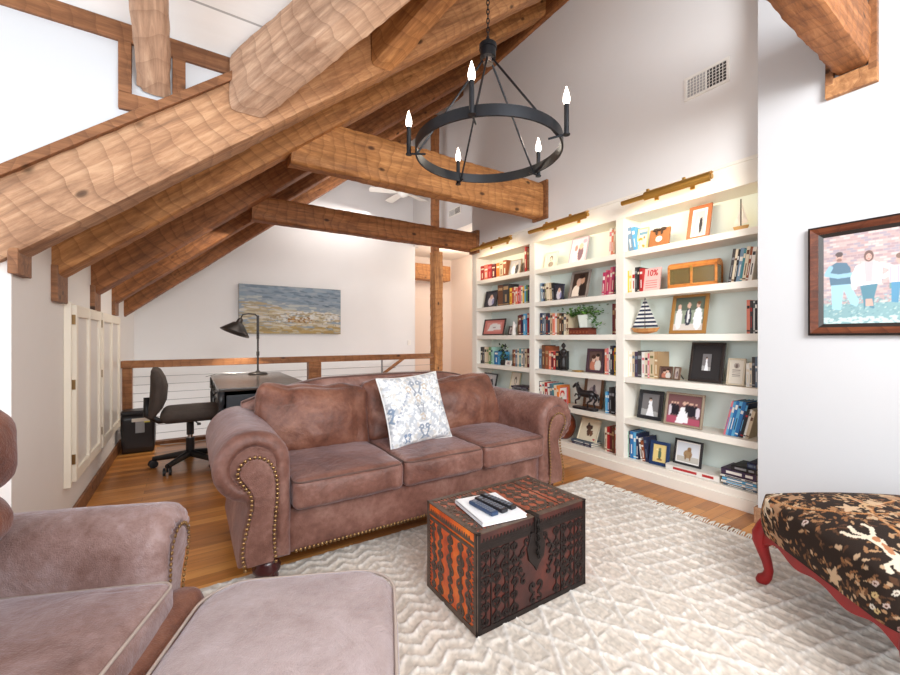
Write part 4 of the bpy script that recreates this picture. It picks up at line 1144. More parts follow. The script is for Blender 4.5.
# seascape canvas
def seascape():
    X0, X1, Yp = .62, 2.18, 6.90; W_ = X1-X0; H_ = .76
    r = thing('seascape_painting', 'wide unframed canvas painting of grey-blue sea and sandy shore', 'painting', ((X0+X1)/2, Yp, 1.64), 0)
    c = Canvas(420, 210, (150,162,172)); rp = random.Random(8)
    for k in range(900):
        x, y = rp.random(), rp.random()
        shore = .66-.25*x+.03*math.sin(x*9)
        if y > shore: col = rp.choice([(128,144,158), (150,164,176), (116,134,150), (164,174,182), (140,158,172)]) if y > shore+.12 else rp.choice([(170,178,180), (148,160,170), (196,198,192)])
        else: col = rp.choice([(206,192,160), (188,168,130), (224,214,192), (216,208,196), (176,160,128)]) if y > .15 else rp.choice([(190,160,100), (170,146,96), (204,190,160)])
        c.ell(x, y, rp.uniform(.05, .14), rp.uniform(.008, .022), col, rp.uniform(-.12, .05))
    for k in range(90): c.ell(rp.uniform(.35, .98), rp.gauss(.36, .06), .03, .012, (230,228,222), 0)
    for k in range(60): c.ell(rp.uniform(.45, .70), rp.gauss(.30, .03), .02, .010, rp.choice([(170,120,60), (196,150,90), (140,96,50)]), 0)
    for k in range(60): c.ell(rp.uniform(.25, .95), rp.gauss(.30, .09), .006, .008, (84,84,86), 0)
    for k in range(14): c.ell(rp.uniform(.62, .98), rp.uniform(.6, .85), .06, .007, (92,110,124), -.05)
    c.blur(2); c.a = c.a*.9
    art_mesh(r, 'painted_canvas', W_, H_, c, 260, Matrix.Translation((0, -.035, 0)), attr_mat('oil_paint', .45, .3, 90))
    b = MB(); b.box(-W_/2, W_/2, -.034, .025, -H_/2, H_/2); b.build('stretcher', mat('canvas_edge', rgb(120,116,112), .7), r)
seascape()
# ================================================================ desk, lamp, office chair, bin
def desk():
    x0, x1, y0, y1 = .2, .96, 3.93, 5.50
    r = thing('writing_desk', 'black wooden desk with side drawers behind the sofa, under the lamp', 'desk', ((x0+x1)/2, (y0+y1)/2, 0), 0)
    hx, hy = (x1-x0)/2, (y1-y0)/2
    m = mat('black_desk_paint', rgb(42,44,48), .35, var=.12, vscale=10); mt = mat('desk_top', rgb(74,68,64), .22, var=.1, vscale=4)
    b = MB(); b.box(-hx, hx, -hy, hy, .735, .762); b.build('desk_top', mt, r, bevel=.006, seg=3)
    b = MB(); b.box(-hx+.03, hx-.03, -hy+.03, hy-.03, .58, .735); b.build('apron_box', m, r)
    for s_ in (-1, 1):
        b = MB(); a, e = (-hy+.03, -hy+.33) if s_ < 0 else (hy-.33, hy-.03)
        b.box(-hx+.035, hx-.035, a, e, .10, .735)
        q = b.build('pedestal', m, r, bevel=.004)
        yy = -hy+.028 if s_ < 0 else hy-.028
        b = MB()
        for xa, xb in ((-hx+.06, -.02), (.02, hx-.06)): b.box(xa, xb, yy-.006, yy+.006, .16, .70)
        b.build('end_panel', mat('desk_panel', rgb(52,56,62), .4), r, bevel=.004)
        for z in (.15, .35, .56):
            b = MB(); b.box(-hx+.018, -hx+.036, a+.03, e-.03, z, z+.17 if z < .5 else z+.15); d_ = b.build('drawer', m, r, bevel=.004)
            b = MB(); b.ball((-hx+.005, (a+e)/2, z+.08), .022, 10); b.tube([(-hx+.02, (a+e)/2, z+.08), (-hx+.006, (a+e)/2, z+.08)], .006, 6); b.build('drawer_knob', mat('pewter', rgb(120,118,116), .3, .8), d_, smooth=True)
    b = MB(); b.box(-hx+.018, -hx+.036, -.26, .26, .60, .715); d_ = b.build('drawer', m, r, bevel=.004)
    for y in (-.14, .14):
        b = MB(); b.ball((-hx+.005, y, .657), .015, 10); b.build('drawer_knob', mat('pewter', rgb(120,118,116), .3, .8), d_, smooth=True)
    for sx in (-1, 1):
        for sy in (-1, 1):
            b = MB(); b.lathe([(.018, 0), (.026, .02), (.028, .05), (.02, .07), (.026, .1), (.026, .14), (.02, .16), (.022, .4), (.026, .56), (.018, .60), (.028, .63), (.028, .735)], (sx*(hx-.02), sy*(hy-.02), 0), 14); b.build('leg', m, r, smooth=True)
desk()
def lamp():
    r = thing('desk_lamp', 'dark metal task lamp with domed shade, lit, on the black desk', 'lamp', (.68, 5.30, .762), math.radians(12))
    m = mat('gunmetal', rgb(62,58,56), .35, .7)
    b = MB(); b.lathe([(.105, 0), (.11, .006), (.10, .018), (.03, .03), (.015, .045)], (0,0,0), 28); b.build('lamp_base', m, r, smooth=True)
    b = MB(); b.cyl((0, 0, .02), .011, .44, 12); b.cyl((0, 0, .22), .017, .05, 12); b.cyl((0, 0, .42), .015, .28, 12); b.build('pole', m, r)
    b = MB(); b.tube([(0, 0, .68), (-.03, 0, .715), (-.10, 0, .72), (-.17, 0, .705), (-.19, 0, .66)], .008, 8); b.build('arm', m, r, smooth=True)
    sh = MB(); sh.M = Matrix.Translation((-.19, 0, .655)) @ Matrix.Rotation(math.radians(22), 4, 'Y')
    sh.lathe([(.018, .01), (.03, -.01), (.035, -.05), (.06, -.06), (.095, -.10), (.155, -.165), (.162, -.178), (.150, -.168), (.09, -.108), (.03, -.06)], (0,0,0), 28); s_ = sh.build('lamp_shade', m, r, smooth=True)
    b = MB(); b.M = sh.M; b.ball((0, 0, -.125), .075, 14, sc=(1,1,.4)); b.build('bulb', mat('warm_bulb', rgb(255,240,210), .3, emit=12, ecol=(1,.92,.78,1)), s_, smooth=True)
    l = bpy.data.lights.new('desk_lamp_light', 'SPOT'); l.energy = 22; l.color = (1, .9, .76); l.spot_size = 1.9; l.shadow_soft_size = .04
    o = bpy.data.objects.new('desk_lamp_light', l); COL.objects.link(o); o.location = (.715-.20, 5.25, 1.24)
    b = MB(); b.tube([(-.05, .06, .006), (-.2, .12, .01), (-.30, .16, .004), (-.40, .15, .02), (-.52, .12, -.004)], .003, 6); b.build('lamp_cord', mat('black_cord', rgb(30,30,30), .5), r)
lamp()
def office_chair():
    r = thing('office_chair', 'dark brown padded swivel chair on black wheeled base, facing the desk', 'chair', (.00, 4.52, 0), 0)
    fab = mat('chair_fabric', rgb(70,60,54), .85, var=.1, vscale=30, bumps=.4, bscale=200); blk = mat('black_plastic', rgb(30,30,32), .4)
    b = MB(); soft_box(b, .50, .48, .105, r=.05, bulge=(.01,.01,.015), n=18, M=Matrix.Translation((.03, 0, .495)) @ Matrix.Identity(4)); b.build('seat', fab, r, smooth=True)
    b = MB(); M = Matrix.Translation((-.235, 0, .705)) @ Matrix.Rotation(math.radians(8), 4, 'Y')
    soft_box(b, .075, .42, .42, r=.035, bulge=(.03,.01,.02), n=12, M=M)
    # curve the pad
    b.v = [(x-.9*(z-.66)**2*1.0+.0, y, z) for x, y, z in b.v]
    b.build('backrest', fab, r, smooth=True)
    b = MB(); b.tube([(-.02, 0, .45), (-.24, 0, .44), (-.33, 0, .50), (-.325, 0, .66)], .014, 8, flat=2); b.build('back_bracket', blk, r, smooth=True)
    b = MB(); b.cyl((0, 0, .10), .035, .16, 16); b.cyl((0, 0, .26), .022, .04, 14, 1); b.cyl((0, 0, .29), .030, .15, 16); b.cbox((0, 0, .445), (.2, .16, .02)); b.build('gas_column', [blk, mat('chrome', rgb(200,200,200), .2, 1)], r)
    b = MB(); b.tube([(.02, -.06, .44), (.06, -.26, .43)], .006, 6); b.cbox((.065, -.28, .43), (.03, .06, .012)); b.build('lever', blk, r)
    for k in range(5):
        a = math.radians(20+72*k); c, s = math.cos(a), math.sin(a)
        b = MB(); b.tube([(0, 0, .115), (.30*c, .30*s, .080)], [.034, .022], 8); lg = b.build('base_arm', blk, r)
        b = MB()
        for q in (-1, 1):
            b.M = Matrix.Translation((.30*c, .30*s, .035)) @ Matrix.Rotation(a+.6, 4, 'Z'); b.lathe([(.012, -.012+.022*q), (.034, -.009+.022*q), (.034, .009+.022*q), (.012, .012+.022*q)], (0,0,0), 14, axis='y')
        b.M = Matrix.Identity(4); b.cyl((.30*c, .30*s, .03), .008, .06, 8); b.build('caster', blk, lg, smooth=False)
office_chair()
def bin_():
    r = thing('file_bin', 'black lidded plastic storage bin with white label, beside the railing corner', 'bin', (-.455, 5.36, 0), 0)
    m = mat('bin_plastic', rgb(34,32,34), .35)
    b = MB(); soft_box(b, .29, .22, .40, r=.02, bulge=(0,0,0), n=12, c=(0, 0, .205)); b.v = [(x*(.94+.06*z/.4), y*(.94+.06*z/.4), z) for x, y, z in b.v]; b.build('bin_body', m, r, smooth=True)
    b = MB(); b.box(-.15, .15, -.12, .12, .405, .43); b.box(-.13, .13, -.10, .10, .43, .44); b.build('lid', m, r, bevel=.006, seg=3)
    b = MB(); b.box(-.05, .10, -.122, -.1, .33, .365, 0); b.box(-.02, .055, -.121, -.1, .215, .33, 1); b.box(.05, .10, -.123, -.1, .318, .33, 2)
    b.build('paper_label', [mat('label_paper', rgb(226,220,210), .6), mat('label_grey', rgb(160,166,172), .5), mat('label_yellow', rgb(220,214,90), .6)], r)
bin_()
b = MB(); b.tube([(-.28, 5.50, .008), (-.10, 5.47, .008), (0, 5.40, .008), (.08, 5.46, .008), (.30, 5.50, .008)], .006, 6); b.cbox((0, 5.42, .014), (.07, .035, .026))
tag(b.build('power_cable', mat('white_cord', rgb(210,206,200), .5), smooth=False), 'thin pale power cable lying on the floor under the desk edge', 'cable')
# ================================================================ built-in bookcase
SH = [1.955, 1.593, 1.227, .854, .490, .134]          # shelf tops, from the highest
BAYS = {'A': (3.342, 4.337), 'B': (2.242, 3.258), 'C': (1.163, 2.16)}
XF, XB = 3.22, 3.475
M_shelf = mat('shelf_paint', rgb(242, 236, 224), .45, spec=.35)
M_mint = mat('mint_back', rgb(226, 236, 228), .6)
def bookcase():
    r = thing('built_in_bookcase', 'tall white built-in bookcase of three bays with pale mint back panels', 'bookcase')
    b = MB(); b.box(XF, 3.50, 4.337, 4.44, 0, 2.43); b.build('side_panel', M_shelf, r, bevel=.003)
    b = MB(); b.box(XF, 3.50, 1.112, 1.163, 0, 2.43); b.build('side_panel', M_shelf, r, bevel=.003)
    for y0, y1 in ((3.258, 3.342), (2.16, 2.242)):
        b = MB(); b.box(XF, XB, y0, y1, .134, 2.255); b.build('divider', M_shelf, r, bevel=.003)
    for k, (y0, y1) in BAYS.items():
        b = MB(); b.box(XB, 3.498, y0-.04, y1+.04, .1, 2.27)
        b.build('back_panel', M_mint, r)
        for z in SH[:-1]:
            b = MB(); b.box(XF+.004, XB, y0, y1, z-.05, z); b.build('shelf', M_shelf, r, bevel=.002)
        b = MB(); b.box(XF-.004, XF+.012, y0-.0, y1+.0, .0, .0001)
    b = MB(); b.box(XF-.002, 3.498, 1.163, 4.337, 0, .134); b.build('plinth', M_shelf, r, bevel=.003)
    b = MB(); b.box(XF-.016, XF-.002, 1.12, 4.44, 0, .085); b.build('kick_board', M_shelf, r, bevel=.004)
    b = MB(); b.box(XF-.002, 3.498, 1.112, 4.44, 2.255, 2.43); b.build('fascia', M_shelf, r, bevel=.003)
    b = MB(); b.box(XF-.012, XF, 1.112, 4.44, 2.415, 2.438); b.build('crown_strip', M_shelf, r, bevel=.002)
bookcase()
# ---------------------------------------------------------------- brass picture lights above the bays
M_brass = mat('aged_brass', rgb(196, 150, 74), .34, .75)
def picture_light(u0, u1, label):
    X = 3.09; ya, yb = onX(u1, X), onX(u0, X); yc = (ya+yb)/2; L = yb-ya; z = 2.335
    r = thing('picture_light', label, 'picture light', (XF-.004, yc, z)); dx = X-XF
    b = MB(); b.tube([(dx-.01, -L/2, .0), (dx-.01, L/2, .0)], .020, 14); b.build('lamp_tube', M_brass, r, smooth=True, auto=True)
    b = MB(); P = []
    for k in range(13):
        a = math.radians(60+180*k/12); P.append((dx-.008+.040*math.cos(a), -.004+.040*math.sin(a)))
    for k in range(12, -1, -1):
        a = math.radians(60+180*k/12); P.append((dx-.008+.036*math.cos(a), -.004+.036*math.sin(a)))
    b.prism(P, -L/2, L*.20); b.build('half_round_shade', M_brass, r, smooth=True, auto=True)
    for y in (-L*.22, L*.18):
        b = MB(); b.box(dx+.0, 0, y-.012, y+.012, .028, .040); b.box(-.010, 0, y-.016, y+.016, -.01, .075); b.box(dx-.012, dx+.01, y-.010, y+.010, .025, .055); b.build('bracket_arm', M_brass, r, bevel=.002)
    l = bpy.data.lights.new('picture_lamp', 'AREA'); l.shape = 'RECTANGLE'; l.size = L*.9; l.size_y = .05; l.energy = 1.8; l.spread = 2.2; l.color = (1, .80, .54)
    o = bpy.data.objects.new('picture_lamp', l); COL.objects.link(o); o.location = (X-.12, yc, z-.10)
    o.rotation_euler = Vector((.9, 0, -.30)).to_track_quat('-Z', 'Y').to_euler()
picture_light(623, 713, 'brass picture light over the bay with the striped sailboat')
picture_light(530, 589, 'brass picture light over the middle bay with the ivy planter')
picture_light(472, 512, 'brass picture light over the bay beside the tall post')
# ---------------------------------------------------------------- books
PAL = dict(navy=(38,46,78), blue=(40,110,170), skyblue=(96,170,210), teal=(60,130,140), slate=(92,108,124), grey=(140,142,146), greyblue=(120,146,168),
  black=(34,32,34), charcoal=(62,58,58), white=(232,228,220), cream=(226,212,186), beige=(204,184,152), tan=(176,142,102), brown=(104,66,44), chestnut=(146,78,44),
  maroon=(104,34,40), red=(176,40,40), pink=(216,120,130), magenta=(176,50,92), coral=(222,128,104), orange=(220,122,50), yellow=(232,190,60), green=(86,128,70), olive=(112,112,70), purple=(62,46,72), mint=(160,200,184))
ORD = ['first','second','third','fourth','fifth','sixth','seventh','eighth','ninth','tenth','eleventh','twelfth','thirteenth','fourteenth']
BAYN = {'A': 'post-side bay', 'B': 'middle bay', 'C': 'picture-wall bay'}
SHN = ['top shelf', 'second shelf', 'third shelf', 'fourth shelf', 'fifth shelf', 'bottom shelf']
PAGE = flat((226, 216, 196), .85)
def book_mesh(t, h, d, side, seed):
    rp = random.Random(seed); b = MB(); x0, x1 = (0, t) if side >= 0 else (-t, 0)
    bt = min(.003, t*.12)
    b.box(x0, x1, 0, bt, 0, h, 0); b.box(x0, x0+bt, bt, d, 0, h, 0); b.box(x1-bt, x1, bt, d, 0, h, 0)
    b.box(x0+bt, x1-bt, bt, d-.006, .004, h-.005, 1)
    s = rp.random()
    zz = h*rp.uniform(.62, .8)
    b.box(x0+t*.12, x1-t*.12, -.0009, 0, zz, zz+h*rp.uniform(.06, .16), 2)
    if s < .6: b.box(x0+t*.36, x1-t*.36, -.0009, 0, h*.18, h*.52, 2)
    if s > .4: b.box(x0+t*.05, x1-t*.05, -.0009, 0, h*.06, h*.10, 2)
    return b
NB = [0]
def one_book(X, Y, Z, t, h, col, acc, d, lean, side, label, group, rz=0):
    NB[0] += 1
    b = book_mesh(t, h, d, side, NB[0]*13+5)
    o = b.build('book', [flat(PAL[col], .5), PAGE, flat(PAL[acc], .5)]); o.location = (X, Y, Z); o.rotation_euler = (0, lean, -PI/2+rz)
    tag(o, label, 'book', group); return o
def books(bay, sh, u0, u1, specs, X=3.275, side=1, lean=0, note=None):
    """specs: list of (colour, relative width, height, accent)"""
    ya, yb = onX(u0, X), onX(u1, X); W_ = ya-yb; tot = sum(s[1] for s in specs)
    if note is None: note = ''
    h0 = specs[0][2]*math.sin(abs(lean)); Wn = W_-h0 if lean else W_
    y = ya-(h0 if lean < 0 else 0)
    for i, s in enumerate(specs):
        t = Wn*s[1]/tot; sd = 1 if lean <= 0 else -1
        yy = y if sd > 0 else y-t
        rx = random.Random(i*7+int(u0)); dep = .15+.03*rx.random()
        ln = lean
        tt = t*math.cos(lean)*.985
        lab = f"{s[0]} book, {ORD[i]} from the post side in its row, {SHN[sh]}, {BAYN[bay]}{note}"
        if len(specs) == 1: lab = f"single {s[0]} book standing alone on the {SHN[sh]}, {BAYN[bay]}{note}"
        one_book(X+.012*rx.random(), yy, SH[sh]+.0005, tt, s[2], s[0], s[3], dep, ln, sd, lab, f"books standing on the {SHN[sh]} of the {BAYN[bay]}")
        y -= t
# bay A
books('A', 0, 480, 495, [('red',1,.20,'cream'),('coral',1,.205,'white'),('red',1,.20,'pink'),('maroon',1,.19,'cream')])
books('A', 0, 496, 506, [('orange',1,.19,'cream'),('beige',1,.20,'brown'),('chestnut',1,.205,'cream')], note=', orange')
books('A', 0, 524.5, 528.4, [('red',1,.30,'cream'),('brown',1,.28,'tan')], note=', alone')
books('A', 1, 497, 508.5, [('brown',1.3,.27,'tan'),('charcoal',1.4,.27,'tan')])
books('A', 1, 509, 529, [('yellow',1.3,.21,'red'),('red',1,.21,'cream'),('cream',1,.215,'red'),('coral',1,.2,'white'),('red',.8,.21,'white'),('pink',.8,.22,'red'),('cream',.8,.2,'navy'),('yellow',.8,.21,'brown'),('skyblue',.9,.21,'white'),('green',.8,.215,'cream'),('navy',.8,.21,'tan')], note=', bright')
books('A', 2, 517, 529, [('brown',1,.235,'tan'),('maroon',1,.24,'cream'),('navy',1.2,.245,'tan'),('skyblue',1.1,.25,'white'),('skyblue',.8,.25,'navy'),('red',.9,.25,'cream')])
books('A', 3, 480, 492, [('black',1,.22,'cream'),('charcoal',1,.22,'grey'),('cream',1,.22,'black'),('beige',1,.215,'green'),('green',1,.22,'cream'),('mint',.8,.22,'navy')])
books('A', 3, 494, 499, [('blue',2,.17,'white'),('skyblue',.7,.16,'blue')], X=3.29, note=', front')
books('A', 3, 512, 529, [('brown',1,.20,'tan'),('chestnut',.7,.20,'cream'),('slate',.8,.2,'white'),('cream',1,.21,'brown'),('teal',1,.215,'cream'),('cream',1.2,.21,'slate'),('grey',.8,.21,'black'),('beige',1.1,.215,'brown'),('maroon',1.1,.22,'cream')], note=', end')
# bay B
books('B', 1, 539.5, 554, [('greyblue',1,.21,'white'),('navy',.8,.20,'cream'),('olive',.7,.2,'cream'),('cream',1.2,.2,'brown'),('beige',.9,.2,'brown'),('black',.8,.195,'grey')], side=-1, lean=-.10)
books('B', 1, 601, 616, [('magenta',1,.22,'white'),('pink',1,.24,'magenta'),('magenta',.8,.23,'cream'),('pink',1,.26,'white'),('magenta',1,.26,'cream'),('charcoal',.6,.26,'tan')], lean=.08, note=', pink')
books('B', 0, 607.5, 615.5, [('white',1.2,.26,'pink'),('coral',1,.24,'white'),('cream',.8,.25,'coral')], lean=.05)
books('B', 2, 539.5, 568.5, [('navy',1.1,.245,'tan'),('slate',.8,.24,'white'),('grey',.7,.235,'black'),('charcoal',.8,.24,'red'),('navy',.7,.23,'cream'),('beige',1,.24,'brown'),('coral',.8,.23,'white'),('white',.9,.235,'red'),('tan',.8,.23,'black'),('brown',.9,.23,'cream'),('black',.8,.225,'tan'),('cream',.9,.22,'navy'),('beige',.9,.215,'brown')])
books('B', 2, 611.5, 615.8, [('maroon',1,.285,'tan'),('chestnut',.7,.28,'cream')], note=', alone')
books('B', 3, 537.5, 558.5, [('slate',1.7,.22,'greyblue'),('brown',1.2,.26,'tan'),('chestnut',1.4,.25,'tan'),('coral',.9,.20,'cream'),('maroon',.9,.19,'cream'),('red',.9,.195,'cream'),('black',1.2,.20,'tan')])
books('B', 3, 604, 616, [('coral',1,.24,'white'),('pink',1,.245,'cream'),('white',1,.26,'slate'),('charcoal',1,.27,'white'),('navy',.8,.27,'red'),('yellow',1.2,.25,'black')], note=', end')
books('B', 4, 537, 559, [('charcoal',1,.22,'white'),('white',.9,.215,'red'),('cream',1,.215,'slate'),('red',1.2,.215,'white'),('white',1,.21,'navy'),('slate',1,.21,'cream'),('teal',.8,.21,'white'),('cream',1,.20,'orange'),('orange',.8,.2,'cream')], lean=-.06)
books('B', 4, 604.5, 616, [('skyblue',1.1,.20,'white'),('blue',.7,.20,'white'),('charcoal',1.3,.245,'grey'),('black',1.6,.25,'grey'),('grey',.7,.25,'black')], note=', end')
books('B', 5, 604, 616, [('cream',1,.22,'brown'),('red',1.2,.23,'cream'),('maroon',1.2,.235,'tan'),('brown',1,.235,'tan'),('coral',.9,.235,'white')])
# bay C
books('C', 0, 626.5, 636.5, [('greyblue',1,.22,'white'),('skyblue',.8,.22,'white')], lean=-.13)
books('C', 1, 624.5, 642, [('yellow',1.5,.20,'orange'),('cream',1,.20,'yellow'),('white',1.1,.205,'red'),('charcoal',.7,.22,'grey'),('black',.7,.22,'cream'),('red',1,.205,'white')])
books('C', 1, 727, 757, [('charcoal',1.1,.245,'grey'),('cream',.9,.24,'brown'),('black',.6,.235,'white'),('greyblue',1.3,.24,'white'),('teal',.8,.23,'cream'),('cream',1.1,.245,'brown'),('chestnut',.8,.24,'white'),('white',1.2,.235,'black')], lean=.14, note=', leaning')
books('C', 2, 746.5, 757, [('coral',1.2,.235,'black'),('charcoal',.9,.23,'red'),('white',.6,.225,'black'),('black',.9,.23,'white')])
books('C', 3, 625, 657, [('cream',1,.225,'tan'),('white',1.2,.225,'cream'),('beige',.8,.22,'slate'),('purple',1,.22,'slate'),('charcoal',1.2,.23,'grey'),('white',1,.22,'pink'),('cream',1,.215,'black'),('pink',.5,.21,'white'),('beige',1.3,.225,'olive'),('tan',1.0,.225,'cream')])
books('C', 3, 745.5, 757, [('white',1.3,.165,'cream'),('cream',.9,.17,'grey'),('charcoal',1.1,.21,'grey'),('slate',.9,.21,'white')], note=', end')
books('C', 4, 723, 757, [('pink',.6,.255,'blue'),('skyblue',.9,.255,'white'),('blue',1,.26,'white'),('skyblue',1,.26,'navy'),('blue',1.1,.26,'white'),('navy',.8,.25,'skyblue'),('black',.9,.21,'red'),('white',.7,.21,'charcoal'),('beige',1,.20,'brown')], lean=.22, note=', leaning')
books('C', 5, 624.5, 637.5, [('olive',1.1,.235,'cream'),('mint',.5,.23,'green'),('charcoal',.7,.235,'grey'),('blue',1.2,.235,'white'),('skyblue',1,.23,'white'),('navy',.8,.225,'white')])
books('C', 5, 638, 648.5, [('white',.8,.19,'charcoal'),('chestnut',1,.175,'white'),('navy',1.2,.21,'slate')], lean=-.12, note=', tilted')
# flat lying books
def flat_book(bay, sh, u0, u1, z, h, d, col, acc, label, X=3.245, rz=0, group=None):
    ya, yb = onX(u0, X), onX(u1, X); w_ = ya-yb
    b = MB(); b.box(-w_/2, w_/2, 0, d, 0, .002); b.box(-w_/2, w_/2, 0, d, h-.002, h); b.box(-w_/2, w_/2, 0, .003, 0, h)
    b.box(-w_/2+.004, w_/2-.004, .003, d-.004, .002, h-.002, 1); b.box(-w_*.35, w_*.1, -.0009, 0, h*.3, h*.7, 2); b.box(w_*.2, w_*.4, -.0009, 0, h*.3, h*.7, 2)
    o = b.build('book', [flat(PAL[col], .45), PAGE, flat(PAL[acc], .5)]); o.location = (X, (ya+yb)/2, z); o.rotation_euler = (0, 0, -PI/2+rz)
    return tag(o, label, 'book', group)
for i, (c, a, h) in enumerate((('grey','white',.022),('charcoal','white',.02),('grey','navy',.024),('white','grey',.02),('grey','black',.022),('purple','grey',.018))):
    flat_book('A', 4, 512-(i % 2), 528, SH[4]+.001+sum((.022,.02,.024,.02,.022,.018)[:i])+.0006*i, h, .19, c, a, f"{c} book lying flat, {ORD[i]} from the bottom of the stack behind the sofa arm", X=3.26, group='books stacked flat behind the sofa arm')
flat_book('C', 5, 666, 719, SH[5]+.001, .046, .21, 'white', 'red', 'thick white book with red spine band lying flat under the black frame', X=3.25, rz=.03)
zz = SH[5]+.001
for c, a, h, u0, lab in (('slate','white',.014,723,'thin slate magazine lowest in the flat pile near the picture wall'), ('white','skyblue',.020,721,'white magazine second lowest in the flat pile near the picture wall'), ('skyblue','white',.022,722,'pale blue magazine in the middle of the flat pile near the picture wall'),
                      ('white','navy',.016,720,'white magazine below the thick purple book in the flat pile'), ('purple','white',.046,721,'thick dark purple book on the magazines in the flat pile'), ('black','grey',.034,731,'black book resting above the thick purple book'), ('navy','slate',.040,747,'dark navy book crowning the flat pile near the picture wall')):
    flat_book('C', 5, u0, 756.5, zz, h, .20, c, a, lab, X=3.255, group='books and magazines piled flat on the bottom shelf'); zz += h+.0006
for i, (c, a, h) in enumerate((('purple','grey',.020),('slate','white',.018))):
    flat_book('B', 5, 572-i, 591, SH[5]+.001+.0206*i, h, .16, c, a, f"{'purple' if i == 0 else 'slate'} book lying flat under the cream card on bottom shelf", X=3.25)
